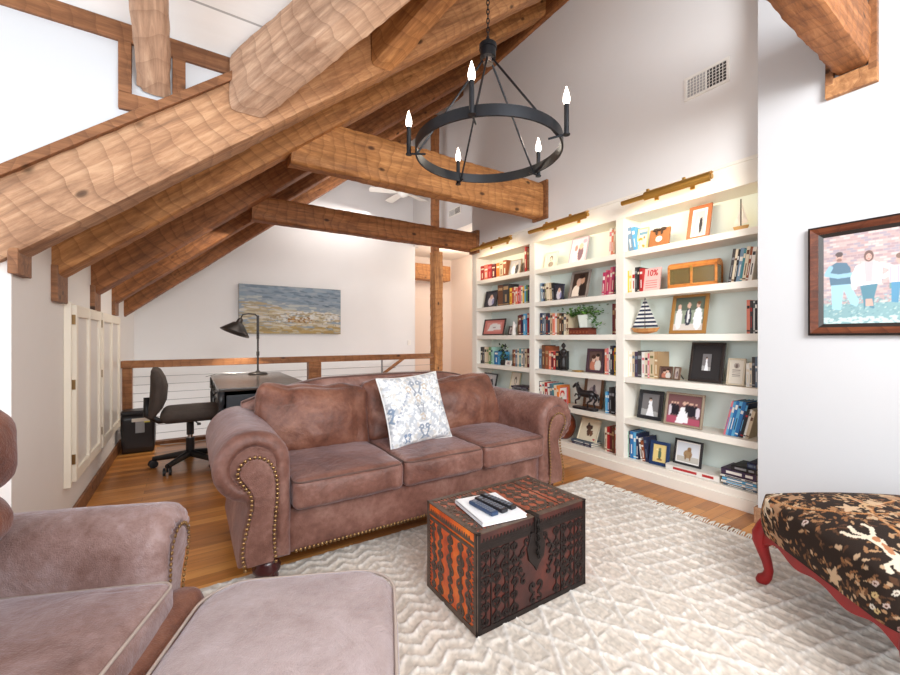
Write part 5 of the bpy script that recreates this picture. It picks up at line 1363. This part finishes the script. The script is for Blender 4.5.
# small cat-like dark ornament at the end of the white book: a curled bookmark strap
# ---------------------------------------------------------------- framed photographs
SKIN = (214, 176, 154)
def art(kind, seed=0):
    c = Canvas(90, 90, (200, 190, 180)); rp = random.Random(seed)
    if kind == 'bride':
        c.a[:] = (120, 116, 116); c.poly([(0,0),(1,0),(1,.2),(0,.3)], (170,168,166)); c.poly([(.30,.0),(.42,.55),(.58,.55),(.75,.0)], (240,240,242)); c.ell(.5,.62,.10,.12,(236,236,240)); c.ell(.5,.74,.07,.08,SKIN); c.ell(.48,.79,.08,.05,(70,56,48))
    elif kind == 'wedding_group':
        c.a[:] = (120, 84, 84); c.poly([(0,.0),(1,.0),(1,.22),(0,.26)], (176,84,104))
        for x in (.14,.22,.30,.66,.74,.84): c.ell(x,.48,.055,.20,(40,36,44)); c.ell(x,.72,.03,.045,SKIN)
        for x in (.90,.08): c.ell(x,.45,.05,.2,(216,206,214))
        c.poly([(.26,.02),(.42,.6),(.58,.6),(.66,.05)], (244,242,244)); c.ell(.5,.72,.045,.06,SKIN); c.ell(.58,.55,.05,.16,(44,40,46)); c.ell(.58,.75,.035,.05,SKIN)
    elif kind == 'vests':
        c.a[:] = (150, 160, 140); c.poly([(0,.6),(1,.62),(1,1),(0,1)], (96,104,90)); c.poly([(0,0),(1,0),(1,.2),(0,.2)], (216,206,196))
        c.ell(.16,.35,.12,.32,(236,232,230)); c.ell(.16,.72,.06,.08,SKIN); c.ell(.48,.40,.11,.26,(60,62,74)); c.ell(.48,.42,.04,.2,(230,228,226)); c.ell(.48,.76,.06,.09,SKIN); c.ell(.80,.36,.14,.34,(242,240,240)); c.ell(.78,.76,.06,.08,SKIN); c.ell(.80,.82,.07,.06,(120,84,60))
    elif kind == 'couple':
        c.a[:] = (96, 72, 66); c.ell(.33,.22,.24,.28,(190,120,96)); c.ell(.70,.24,.24,.32,(214,206,196)); c.ell(.36,.58,.13,.17,SKIN); c.ell(.64,.66,.13,.17,SKIN); c.ell(.34,.70,.16,.11,(70,44,34)); c.ell(.66,.80,.14,.09,(48,36,30))
    elif kind == 'kiss':
        c.a[:] = (70, 52, 44); c.ell(.30,.15,.26,.34,(232,218,204)); c.ell(.72,.2,.22,.34,(48,38,36)); c.ell(.42,.60,.15,.18,SKIN); c.ell(.66,.68,.14,.17,(206,160,132)); c.ell(.60,.86,.2,.1,(44,30,26))
    elif kind == 'sketch':
        c.a[:] = (232, 224, 208); c.ell(.5,.62,.15,.19,(110,96,84)); c.ell(.5,.58,.10,.13,(226,214,196)); c.ell(.5,.2,.24,.2,(170,156,138)); c.line([(.4,.35),(.4,.1)], .01, (90,80,70))
    elif kind == 'pinkcard':
        c.a[:] = (222, 196, 206); c.ell(.62,.40,.16,.3,(120,96,108)); c.ell(.62,.66,.12,.13,SKIN); c.ell(.3,.3,.14,.25,(240,226,228)); c.ell(.32,.62,.09,.12,(170,130,120)); c.ell(.8,.85,.12,.08,(196,160,176))
    elif kind == 'text':
        c.a[:] = (220, 212, 198)
        for k in range(5): c.line([(.22,.30+.07*k),(.78,.30+.07*k)], .012, (120,108,98))
        c.ell(.5,.76,.2,.12,(176,164,154)); c.ell(.5,.74,.08,.09,(120,104,98))
    elif kind == 'animal':
        c.a[:] = (216, 220, 226); c.poly([(0,0),(1,0),(1,.32),(0,.26)], (190,186,176)); c.ell(.5,.42,.2,.22,(160,132,98)); c.ell(.56,.68,.10,.12,(146,112,78)); c.ell(.40,.25,.04,.16,(140,110,80)); c.ell(.62,.25,.04,.16,(140,110,80))
    elif kind == 'gold':
        c.a[:] = (226, 200, 132); c.ell(.5,.45,.12,.3,(84,104,80)); c.ell(.5,.72,.10,.10,(110,120,96)); c.ell(.3,.7,.08,.06,(240,220,170)); c.ell(.5,.15,.2,.06,(150,110,60))
    elif kind == 'map':
        c.a[:] = (206, 120, 110)
        c.poly([(.12,.14),(.88,.14),(.88,.86),(.12,.86)], (222,150,140)); c.poly([(.2,.25),(.85,.3),(.8,.66),(.5,.8),(.3,.7)], (236,230,226)); c.line([(.3,.5),(.7,.45)], .01, (160,120,120))
    elif kind == 'baby':
        c.a[:] = (60, 58, 66); c.ell(.5,.35,.28,.34,(214,208,216)); c.ell(.5,.66,.14,.15,SKIN); c.ell(.7,.3,.1,.2,(150,150,190))
    elif kind == 'pages':
        c.a[:] = (232, 228, 222); c.ell(.5,.66,.22,.2,(206,70,60)); c.ell(.5,.58,.14,.14,(236,220,206)); c.poly([(.12,.05),(.9,.05),(.9,.3),(.12,.3)], (190,60,56)); c.ell(.4,.35,.1,.1,(120,140,90))
    elif kind == 'goats':
        c.a[:] = (226, 216, 190); c.ell(.48,.62,.18,.12,(70,48,40)); c.ell(.5,.42,.10,.2,(90,62,48)); c.ell(.64,.36,.08,.14,(120,84,60)); c.ell(.40,.75,.05,.08,(60,44,40)); c.ell(.85,.1,.05,.04,(190,50,50))
    elif kind == 'boats':
        c.a[:] = (236, 226, 200)
        for k in range(12): c.ell(rp.random(), rp.uniform(.05,.6), .09, .06, rp.choice([(232,160,70),(236,190,110),(200,110,60),(240,220,170)]))
        c.poly([(.08,.72),(.92,.72),(.92,.84),(.08,.84)], (120,160,180))
    elif kind == 'loft':
        c.a[:] = (214, 200, 190); c.ell(.4,.4,.3,.26,(170,150,150)); c.ell(.5,.6,.1,.14,(96,84,90))
    elif kind == 'bw_two':
        c.a[:] = (176, 176, 178); c.ell(.35,.35,.17,.32,(236,236,238)); c.ell(.66,.4,.15,.34,(50,50,56)); c.ell(.36,.70,.08,.10,(206,196,190)); c.ell(.62,.78,.08,.1,(200,186,178))
    return c
def photo_frame(name, label, bay, sh, u0, u1, h, fcol, border, kind, X=3.32, back=12, yaw=0, matc=None, matw=0, beads=False, easel=True, z=None, inner=None, cat='picture frame', ftilt=0):
    ya, yb = onX(u0, X), onX(u1, X); w_ = (ya-yb)/max(.6, math.cos(math.radians(yaw))); z = SH[sh]+.004 if z is None else z
    r = thing(name, label, cat, (X, (ya+yb)/2, z), -PI/2+math.radians(yaw)); r.rotation_euler = (0, math.radians(ftilt), -PI/2+math.radians(yaw))
    Mx = Matrix.Rotation(math.radians(-back), 4, 'X')       # top leans back (+y)
    b = MB(); b.M = Mx; t = .016
    b.box(-w_/2, w_/2, -t/2, t/2, 0, border); b.box(-w_/2, w_/2, -t/2, t/2, h-border, h); b.box(-w_/2, -w_/2+border, -t/2, t/2, border, h-border); b.box(w_/2-border, w_/2, -t/2, t/2, border, h-border)
    b.box(-w_/2+.002, w_/2-.002, t/2-.004, t/2+.001, .002, h-.002)
    fm = flat(fcol, .35); fr = b.build('frame_border', fm, r, bevel=min(.003, border*.3))
    if beads:
        b = MB(); b.M = Mx
        for k in range(int(w_/.009)):
            x = -w_/2+.006+.009*k
            for zz_ in (border*.5, h-border*.5): b.ball((x, -t/2, zz_), .0035, 6)
        for k in range(int(h/.009)):
            for x in (-w_/2+border*.5, w_/2-border*.5): b.ball((x, -t/2, .006+.009*k), .0035, 6)
        b.build('beading', flat(tuple(min(255, q+30) for q in fcol), .3), fr, smooth=True)
    iw, ih = w_-2*border, h-2*border
    if matw:
        b = MB(); b.M = Mx; b.box(-iw/2, iw/2, t/2-.008, t/2-.0045, border, h-border); b.build('mat_board', flat(matc or (236,232,226), .8), r)
        iw -= 2*matw; ih -= 2*matw
    art_mesh(r, 'photo_print', iw, ih, art(kind, int(u0)), 36, Mx @ Matrix.Translation((0, t/2-.0088 if matw else t/2-.006, h/2)))
    if easel and back > 4:
        b = MB(); b.add([(-.012, t/2, h*.72), (.012, t/2, h*.72), (.02, h*.30, .001), (-.02, h*.30, .001)], [(0,1,2,3)])
        zt, yt = h*.7*math.cos(math.radians(back)), h*.7*math.sin(math.radians(back))+t/2
        b = MB(); b.tube([(0, yt, zt), (0, yt+.05, .004)], .004, 6); b.build('easel_leg', flat((50,46,44), .6), r)
    return r
pf = photo_frame
pf('photo_card', 'slanted pale photo card beside orange books on the top shelf', 'A', 0, 509, 519, .20, (170,150,120), .006, 'bw_two', back=14, yaw=8)
pf('framed_photo', 'small black frame with pale child portrait, second shelf near the post', 'A', 1, 484, 496, .22, (36,34,38), .018, 'baby', X=3.29)
pf('framed_photo', 'wide dark frame with pink and white print, third shelf near the post', 'A', 2, 482.5, 503.5, .215, (60,36,32), .016, 'map', X=3.31)
pf('framed_photo', 'tiny dark frame beside the white figurine on the third shelf', 'A', 2, 508, 513, .11, (56,42,38), .014, 'loft', X=3.31)
pf('framed_photo', 'tiny white frame in front of dark leaves, fourth shelf', 'A', 3, 505.5, 511, .062, (236,232,224), .010, 'loft', X=3.25, back=8)
pf('framed_photo', 'black landscape frame on the fifth shelf, partly behind the sofa', 'A', 4, 480, 495, .24, (40,38,40), .018, 'bw_two', X=3.31)
pf('photo_card', 'cream card with dark figure behind the flat book stack', 'A', 4, 509, 518, .27, (222,208,170), .004, 'sketch', X=3.40, easel=False)
pf('framed_photo', 'small cream framed sketch of a figure, top shelf, middle bay', 'B', 0, 544, 556, .185, (232,220,196), .012, 'sketch', X=3.31)
pf('photo_card', 'large pink photo card leaning on the top shelf, middle bay', 'B', 0, 568, 585, .285, (190,170,178), .005, 'pinkcard', X=3.33, back=15)
pf('framed_photo', 'dark blue small photo standing beside books, second shelf, middle bay', 'B', 1, 553.5, 563, .17, (50,54,74), .006, 'baby', X=3.29, back=8)
pf('framed_photo', 'tall ornate silver frame with embracing couple, second shelf, middle bay', 'B', 1, 568, 587, .30, (132,120,112), .026, 'kiss', X=3.32, back=14, beads=True)
pf('framed_photo', 'dark purple-brown square frame with smiling couple, fourth shelf, middle bay', 'B', 3, 585.7, 603.2, .235, (72,48,58), .026, 'couple', X=3.30, back=8)
pf('framed_photo', 'tall brown wooden frame with pale picture behind the black horse', 'B', 4, 583, 602, .335, (110,74,48), .030, 'loft', X=3.39, back=8)
pf('leaning_picture_book', 'open picture book with red and white cover leaning, fifth shelf', 'B', 4, 557, 568, .185, (210,90,84), .006, 'pages', X=3.27, back=10, ftilt=-10, easel=False, cat='book')
pf('photo_card', 'cream card with brown goats standing on flat books, bottom shelf', 'B', 5, 577, 596, .225, (226,216,190), .004, 'goats', X=3.30, back=24, z=SH[5]+.043)
pf('picture_book', 'front-facing book with orange boat pattern, top shelf by blue books', 'C', 0, 636.5, 647, .20, (236,214,150), .004, 'boats', X=3.30, back=10, easel=False, cat='book')
pf('framed_photo', 'reddish wooden frame with white mat, top shelf, near the white sailboat', 'C', 0, 686, 709, .285, (168,100,62), .028, 'bw_two', X=3.31, matw=.018, back=13)
pf('framed_photo', 'gold frame with three people in wedding clothes, beside the striped sailboat', 'C', 2, 669, 705.5, .325, (164,118,62), .026, 'vests', X=3.30, back=13)
pf('framed_photo', 'small double frame with two tiny photos, fourth shelf, left part', 'C', 3, 659, 672, .105, (110,84,66), .009, 'couple', X=3.30, back=10)
pf('framed_photo', 'narrow small frame hinged beside the tiny double photo, fourth shelf', 'C', 3, 672.5, 680, .105, (110,84,66), .009, 'loft', X=3.29, back=10, yaw=-18)
pf('framed_photo', 'large square black frame with deep mat and small photo, fourth shelf', 'C', 3, 688, 722, .31, (46,38,34), .020, 'bride', X=3.31, back=13, matc=(40,36,36), matw=.070)
pf('framed_photo', 'small cream frame with a lettered card, fourth shelf by white books', 'C', 3, 726, 744, .195, (204,190,166), .012, 'text', X=3.28, back=12)
pf('framed_photo', 'black frame with a bride in grey tones, fifth shelf, by the divider', 'C', 4, 637, 661, .25, (38,38,42), .030, 'bride', X=3.33, back=12)
pf('framed_photo', 'large beaded silver frame with wedding party photo, fifth shelf', 'C', 4, 663.5, 702, .265, (150,132,112), .018, 'wedding_group', X=3.28, back=12, beads=True)
pf('framed_photo', 'small navy blue frame with golden picture, bottom shelf', 'C', 5, 649.5, 668, .195, (28,52,92), .026, 'gold', X=3.27, back=12, yaw=6)
pf('framed_photo', 'black landscape frame with animal photo standing on the thick white book', 'C', 5, 673, 701, .20, (34,32,34), .016, 'animal', X=3.31, back=12, z=SH[5]+.050, matw=.010)
# lettered front-facing book
def ten():
    ya, yb = onX(642, 3.28), onX(658, 3.28); w_ = ya-yb
    r = thing('lettered_book', 'front-facing pinkish book cover printed with large red 10% lettering', 'book', (3.29, (ya+yb)/2, SH[1]+.001), -PI/2)
    b = MB(); b.M = Matrix.Rotation(math.radians(-10), 4, 'X'); b.box(-w_/2, w_/2, 0, .02, 0, .205); b.build('cover', flat((240,196,188), .5), r, bevel=.001)
    cu = bpy.data.curves.new('tmp', 'FONT'); cu.body = '10%'; cu.size = .068; cu.align_x = 'CENTER'; cu.extrude = .0006; cu.offset = .0012
    to = bpy.data.objects.new('tmp', cu); COL.objects.link(to); me = bpy.data.meshes.new_from_object(to.evaluated_get(bpy.context.evaluated_depsgraph_get())); bpy.data.objects.remove(to)
    o = bpy.data.objects.new('lettering', me); COL.objects.link(o); o.parent = r; me.materials.clear(); me.materials.append(flat((190,24,40), .5))
    o.matrix_local = Matrix.Rotation(math.radians(-10), 4, 'X') @ Matrix.Translation((0, -.001, .135)) @ Matrix.Rotation(PI/2, 4, 'X') @ Matrix.Diagonal((w_/.16, 1.1, 1, 1))
    b = MB(); b.M = Matrix.Rotation(math.radians(-10), 4, 'X')
    for k in range(4): b.box(-w_*.36, w_*.36, -.001, 0, .03+.02*k, .036+.02*k)
    b.build('cover_lines', flat((210,120,120), .5), r)
ten()
# ---------------------------------------------------------------- ornaments
def sailboat(name, label, bay, sh, u0, u1, h, striped):
    X = 3.32; ya, yb = onX(u0, X), onX(u1, X); w_ = ya-yb
    r = thing(name, label, 'model boat', (X, (ya+yb)/2, SH[sh]+.003), -PI/2); hh = h*.15
    b = MB(); vs = []; n = 15
    for i in range(n):
        t = i/(n-1)*2-1; wd = .036*(1-t*t)**.5+.001
        for y, z in ((-wd, hh*(1+.15*t*t)), (-wd*.7, hh*.4), (0, .002+hh*.4*t*t), (wd*.7, hh*.4), (wd, hh*(1+.15*t*t))): vs.append((t*w_/2*(1 if z > hh*.5 else .8), y, z))
    fs = [(i*5+j, (i+1)*5+j, (i+1)*5+j+1, i*5+j+1) for i in range(n-1) for j in range(4)]+[(i*5+4, (i+1)*5+4, (i+1)*5, i*5) for i in range(n-1)]
    b.add(vs, fs); b.build('hull', hewn('boat_wood', rgb(140,84,40), rgb(190,128,72), rgb(214,160,104), .2, .5) if striped else flat((214,170,110), .5), r, smooth=False)
    b = MB(); b.cyl((0, 0, hh*.8), .004, h-hh*.8, 8); b.build('mast', flat((70,60,50), .6), r)
    if striped:
        b = MB(); z0, z1 = hh*1.25, h*.97; N = 15
        for k in range(N):
            a, c = k/N, (k+1)/N
            L0, L1 = w_*.44*(1-a), w_*.44*(1-c); za, zc = z0+(z1-z0)*a, z0+(z1-z0)*c
            b.add([(-L0, -.002, za), (L0, -.002, za), (L1, -.002, zc), (-L1, -.002, zc), (-L0, .002, za), (L0, .002, za), (L1, .002, zc), (-L1, .002, zc)], [(0,1,2,3), (7,6,5,4), (0,4,5,1), (1,5,6,2), (2,6,7,3), (3,7,4,0)], k % 2)
        b.build('sail', [flat((34,44,70), .8), flat((232,230,224), .8)], r)
        b = MB(); b.ball((0, 0, h), .008, 8); b.build('mast_tip', flat((30,30,40), .5), r)
    else:
        for s_, hq in ((-1, .72), (1, .95)):
            b = MB(); b.add([(s_*.004, 0, hh*1.5), (s_*w_*.46, 0, hh*1.7), (s_*.004, 0, h*hq), (s_*w_*.20, -.012, h*.45)], [(0,1,3), (1,2,3), (0,3,2)]); b.build('sail', flat((244,240,230), .7), r)
sailboat('toy_sailboat', 'wooden sailboat with navy and white striped sail, third shelf', 'C', 2, 631, 660, .325, True)
sailboat('toy_sailboat', 'small white sailboat ornament on the top shelf by the picture wall', 'C', 0, 733, 749, .235, False)
def bow_box():
    X = 3.30; ya, yb = onX(648, X), onX(668, X); w_ = ya-yb
    r = thing('bow_plaque', 'brown burlap plaque with dark bow and white heart, top shelf', 'plaque', (X, (ya+yb)/2, SH[0]+.001), -PI/2); M = Matrix.Rotation(math.radians(-12), 4, 'X')
    b = MB(); b.M = M; b.box(-w_/2, w_/2, 0, .02, 0, .17); b.build('board', flat((164,108,66), .9), r, bevel=.003)
    b = MB(); b.M = M; b.ball((0, -.003, .075), .03, 12, sc=(1,.2,.9)); b.build('white_heart', flat((238,228,218), .7), r, smooth=True)
    b = MB(); b.M = M
    for s_ in (-1, 1): b.ball((s_*.032, -.006, .158), .028, 10, sc=(1,.35,.55)); b.ball((s_*.022, -.006, .132), .022, 8, sc=(.45,.3,1))
    b.ball((0, -.010, .155), .012, 8); b.build('bow', flat((70,52,40), .8), r, smooth=True)
bow_box()
def display_box():
    X = 3.27; ya, yb = onX(668.5, X), onX(716, X); w_ = ya-yb; h = .205; d = .13
    r = thing('glass_display_box', 'honey-coloured wooden display box with glass panes on the second shelf', 'display box', (X, (ya+yb)/2, SH[1]+.001), -PI/2+.10)
    m = hewn('honey_wood', rgb(170,92,34), rgb(206,126,56), rgb(226,156,84), .15, .4, knots=False); t = .016
    b = MB(); b.box(-w_/2, w_/2, 0, d, 0, t)
    for x0, x1 in ((-w_/2, -w_/2+t), (w_/2-t, w_/2)):
        b.box(x0, x1, 0, t, t, h*.80); b.box(x0, x1, d-t, d, t, h*.80); b.box(x0, x1, 0, d, h*.76, h*.82)
    b.box(-w_/2, w_/2, 0, t, h*.74, h*.84); b.box(-t/2, t/2, 0, t, t, h*.74); b.box(-w_/2, w_/2, 0, t, t, t+.014); b.box(-w_/2, w_/2, d-t, d, t, h*.82); b.build('box_frame', m, r, bevel=.002)
    b = MB(); P = [(0, h*.82), (.02, h*.93), (.05, h*.99), (.08, h*.99), (.11, h*.93), (d, h*.82)]
    n = len(P); b.add([(-w_/2, y, z) for y, z in P]+[(w_/2, y, z) for y, z in P], [tuple(range(n)), tuple(range(2*n-1, n-1, -1))]+[((i+1) % n, i, i+n, (i+1) % n+n) for i in range(n)]); b.build('lid', m, r)
    g = mat('box_glass', rgb(196,176,122), .08, trans=.75)
    for x0, x1 in ((-w_/2+t, -t/2), (t/2, w_/2-t)):
        b = MB(); b.box(x0, x1, .006, .008, t+.014, h*.74); b.build('glass_pane', g, r)
    for x in (-w_/2+.006, w_/2-.008):
        b = MB(); b.box(x, x+.002, t, d-t, t, h*.76); b.build('glass_pane', g, r)
    b = MB(); b.box(-.008, .008, -.006, 0, h*.60, h*.82); b.build('clasp', M_brass, r, bevel=.001)
display_box()
def planter():
    X = 3.33; ya, yb = onX(579, X), onX(592.5, X); w_ = .135; zb = SH[2]+.074
    bx = thing('carved_box', 'low dark red wooden box under the ivy planter, third shelf', 'box', (3.33, (onX(569.5, 3.33)+onX(592, 3.33))/2, SH[2]+.001), -PI/2); wl = (onX(569.5, 3.33)-onX(592, 3.33))
    b = MB(); b.box(-wl/2, wl/2, -.05, .07, 0, .052); b.build('box_body', flat((118,52,34), .45), bx, bevel=.003)
    b = MB(); b.box(-wl/2-.002, wl/2+.002, -.053, .072, .053, .071); b.build('lid', flat((92,40,28), .4), bx, bevel=.003)
    b = MB()
    for k in range(7): b.ball((-wl*.42+wl*.14*k, -.051, .026), .009, 8, sc=(1,.3,1))
    b.build('carving', flat((150,84,52), .4), bx, smooth=True)
    r = thing('ivy_planter', 'square white ceramic planter with trailing green ivy, third shelf', 'plant', (X, (ya+yb)/2, zb), -PI/2+.12)
    b = MB(); vs = []; 
    def ringz(s, z): return [(-s, -s, z), (s, -s, z), (s, s, z), (-s, s, z)]
    b.add(ringz(.040, 0)+ringz(.056, .125)+ringz(.050, .125)+ringz(.048, .11), [(3,2,1,0)]+[(a+i, a+(i+1) % 4, a+4+(i+1) % 4, a+4+i) for a in (0, 4, 8) for i in range(4)]+[(12,13,14,15)])
    b.build('planter_pot', flat((226,232,222), .4), r)
    rp = random.Random(21); b = MB()
    for k in range(420):
        t = rp.random(); 
        if k < 230: x, y, z = rp.gauss(-.01, .095), rp.gauss(-.01, .045), .125+abs(rp.gauss(.02, .036))
        elif k < 340: q = rp.random(); x, y, z = .06+.085*q+rp.gauss(0, .020), rp.gauss(-.02, .03), .15-.14*q+rp.gauss(0, .012)
        else: q = rp.random(); x, y, z = -.07-.12*q+rp.gauss(0, .012), rp.gauss(-.01, .02), .14-.02*q+rp.gauss(0, .012)
        s = rp.uniform(.012, .021); a, e = rp.random()*6.28, rp.uniform(-.6, .9)
        d = Vector((math.cos(a)*math.cos(e), math.sin(a)*math.cos(e), math.sin(e))); sd = d.cross(Vector((rp.random()-.5, rp.random()-.5, 1))).normalized(); c = Vector((x, min(y, .09), z))
        b.add([c, c+d*s*.8+sd*s*.7, c+d*s*1.9, c+d*s*.8-sd*s*.7], [(0,1,2,3)], k % 2)
    b.build('ivy_leaves', [flat((56,104,36), .5), flat((104,150,64), .5)], r)
planter()
def statue():
    r = thing('dark_statuette', 'tall slim black statuette of a robed figure, fourth shelf', 'statuette', (3.30, onX(563.5, 3.30), SH[3]+.001), -PI/2); m = flat((34,28,26), .4)
    b = MB(); b.cyl((0, 0, 0), .045, .014, 20); b.build('statuette_base', m, r)
    b = MB(); b.lathe([(.034, .014), (.036, .05), (.028, .11), (.024, .15), (.034, .19), (.037, .205), (.020, .222), (.011, .228), (.012, .236), (.021, .245), (.024, .258), (.018, .272), (.010, .282), (.006, .29)], (0, 0, 0), 18)
    b.tube([(-.032, 0, .20), (-.040, -.012, .16), (-.020, -.032, .13), (.01, -.034, .135)], [.011, .010, .009, .008], 8); b.tube([(.032, 0, .20), (.040, -.012, .165), (.022, -.034, .14), (-.005, -.036, .142)], [.011, .010, .009, .008], 8)
    b.build('figure', m, r, smooth=True)
    r = thing('gold_dish', 'small flat golden dish lying beside the black statuette', 'dish', (3.29, onX(578, 3.29), SH[3]+.001)); b = MB(); b.lathe([(.02, 0), (.055, .004), (.062, .012), (.058, .012), (.05, .007), (.01, .005)], (0,0,0), 24); b.build('dish', M_brass, r, smooth=True)
statue()
def horse():
    X = 3.27; ya, yb = onX(574, X), onX(597, X)
    r = thing('horse_statue', 'black galloping horse statue on a base, fifth shelf of the middle bay', 'horse statue', (X, (ya+yb)/2, SH[4]+.001), -PI/2); m = flat((36,32,34), .35); r.scale = (1.28, 1.28, 1.28)
    b = MB(); b.zprism([(x*1.0, y) for x, y, _ in rrect(.22, .07, .03)], 0, .018); b.build('statue_base', m, r, bevel=.004)
    b = MB()
    b.tube([(.085, 0, .115), (.06, 0, .125), (.02, 0, .12), (-.02, 0, .122), (-.045, 0, .13), (-.062, 0, .15), (-.072, 0, .172), (-.078, 0, .185)], [.014, .028, .028, .027, .027, .020, .014, .012], 12)     # trunk and neck
    b.tube([(-.070, 0, .188), (-.085, 0, .186), (-.108, 0, .168), (-.116, 0, .160)], [.012, .014, .009, .007], 10)
    for s_ in (-1, 1): b.tube([(-.070, s_*.006, .196), (-.068, s_*.008, .210)], [.004, .001], 6)
    b.tube([(-.045, .012, .118), (-.075, .014, .100), (-.100, .014, .110), (-.112, .014, .088)], [.013, .009, .006, .006], 8)
    b.tube([(-.040, -.012, .115), (-.050, -.014, .078), (-.082, -.014, .062), (-.078, -.014, .035)], [.013, .009, .006, .006], 8)
    b.tube([(.070, .012, .115), (.088, .014, .080), (.066, .014, .050), (.082, .014, .020)], [.018, .011, .007, .007], 8)
    b.tube([(.066, -.012, .112), (.060, -.014, .076), (.030, -.014, .056), (.036, -.014, .020)], [.018, .011, .007, .007], 8)
    b.tube([(.092, 0, .128), (.112, 0, .122), (.124, 0, .095), (.120, 0, .066)], [.006, .010, .009, .002], 8)
    b.tube([(-.052, 0, .150), (-.058, 0, .170), (-.064, 0, .192)], [.012, .012, .006], 8, flat=.4)
    b.build('horse', m, r, smooth=True)
horse()
def bowl():
    r = thing('wooden_bowl_vase', 'large round reddish-brown wooden vase behind the sofa arm, bottom shelf', 'vase', (3.335, onX(563, 3.33), SH[5]+.001)); m = mat('burl_wood', rgb(112,52,30), .3, var=.45, vscale=26)
    b = MB(); b.lathe([(.06, 0), (.085, .02), (.115, .07), (.130, .13), (.125, .19), (.10, .235), (.075, .26), (.08, .275), (.07, .275), (.06, .25), (.06, .24)], (0,0,0), 32); b.build('vase_body', m, r, smooth=True)
bowl()
def leaves():
    r = thing('dark_foliage_ornament', 'dark green and black leafy arrangement in front of blue books', 'plant', (3.31, onX(503, 3.31), SH[3]+.001)); rp = random.Random(4); b = MB()
    for k in range(150):
        q = rp.random(); z = .05+.20*q; w_ = .08*(1-abs(q-.45)); c = Vector((rp.gauss(0, .02), rp.gauss(0, w_*.6), z)); a, e = rp.random()*6.28, rp.uniform(-.3, 1.2); s = rp.uniform(.012, .022)
        d = Vector((math.cos(a)*math.cos(e), math.sin(a)*math.cos(e), math.sin(e))); sd = d.cross(Vector((.2,.1,1))).normalized()
        b.add([c, c+d*s*.8+sd*s*.6, c+d*s*2, c+d*s*.8-sd*s*.6], [(0,1,2,3)], 0 if k % 4 else 1)
    b.build('leaves', [flat((40,48,44), .5), flat((104,140,64), .5)], r)
    b = MB(); b.lathe([(.028, 0), (.034, .03), (.026, .06), (.03, .066)], (0,0,0), 16); b.build('pot', flat((40,36,36), .5), r, smooth=True)
    r = thing('white_figurine', 'small white angel figurine on the third shelf by maroon books', 'figurine', (3.30, onX(514, 3.30), SH[2]+.001), -PI/2)
    b = MB(); b.lathe([(.030, 0), (.026, .03), (.016, .08), (.020, .11), (.013, .128), (.008, .134), (.014, .146), (.013, .160), (.004, .170)], (0,0,0), 16); b.build('body', flat((236,230,222), .5), r, smooth=True)
    for s_ in (-1, 1):
        b = MB(); b.ball((s_*.022, .008, .112), .026, 10, sc=(.7,.2,1)); b.build('wing', flat((236,230,222), .5), r, smooth=True)
leaves()
# ================================================================ lights
def area(name, loc, target, sx, sy, power, color=(1,1,1)):
    l = bpy.data.lights.new(name, 'AREA'); l.shape = 'RECTANGLE'; l.size = sx; l.size_y = sy; l.energy = power; l.color = color
    o = bpy.data.objects.new(name, l); COL.objects.link(o); o.location = loc
    d = Vector(target)-Vector(loc); o.rotation_euler = d.to_track_quat('-Z', 'Y').to_euler(); return o
def point(name, loc, power, color, r=.03):
    l = bpy.data.lights.new(name, 'POINT'); l.energy = power; l.color = color; l.shadow_soft_size = r
    o = bpy.data.objects.new(name, l); COL.objects.link(o); o.location = loc; return o
area('window_daylight', (-2.35, .8, 1.55), (1.5, 2.0, .6), 2.5, 1.6, 66, (.80, .90, 1))
area('room_fill', (-.8, -2.4, 2.5), (1.8, 3.5, 1.2), 3.0, 2.0, 80, (.97, .98, 1))
area('stair_fill', (1.6, 6.3, 3.4), (1.4, 6.9, 1.4), 2.5, .5, 16, (1, .96, .92))
point('hall_lamp', (4.3, 6.6, 2.7), 14, (1, .86, .72), .1)
point('hall_lamp', (4.3, 5.2, 2.7), 14, (1, .86, .72), .1)
area('loft_fill', (.6, 4.5, 2.2), (.4, 5.0, 0), 1.2, 1.2, 14, (1, .93, .85))
area('high_fill', (.9, -1.6, 2.6), (3.2, 2.6, 3.6), 1.6, 1.2, 105, (.90, .95, 1))
area('shelf_fill', (1.6, -.6, 2.3), (3.3, 2.8, 1.0), 1.2, .8, 22, (1, .99, .96))
area('upper_fill', (2.1, 4.95, 2.95), (2.7, 6.6, 3.9), 1.0, .5, 16, (.96, .97, 1))
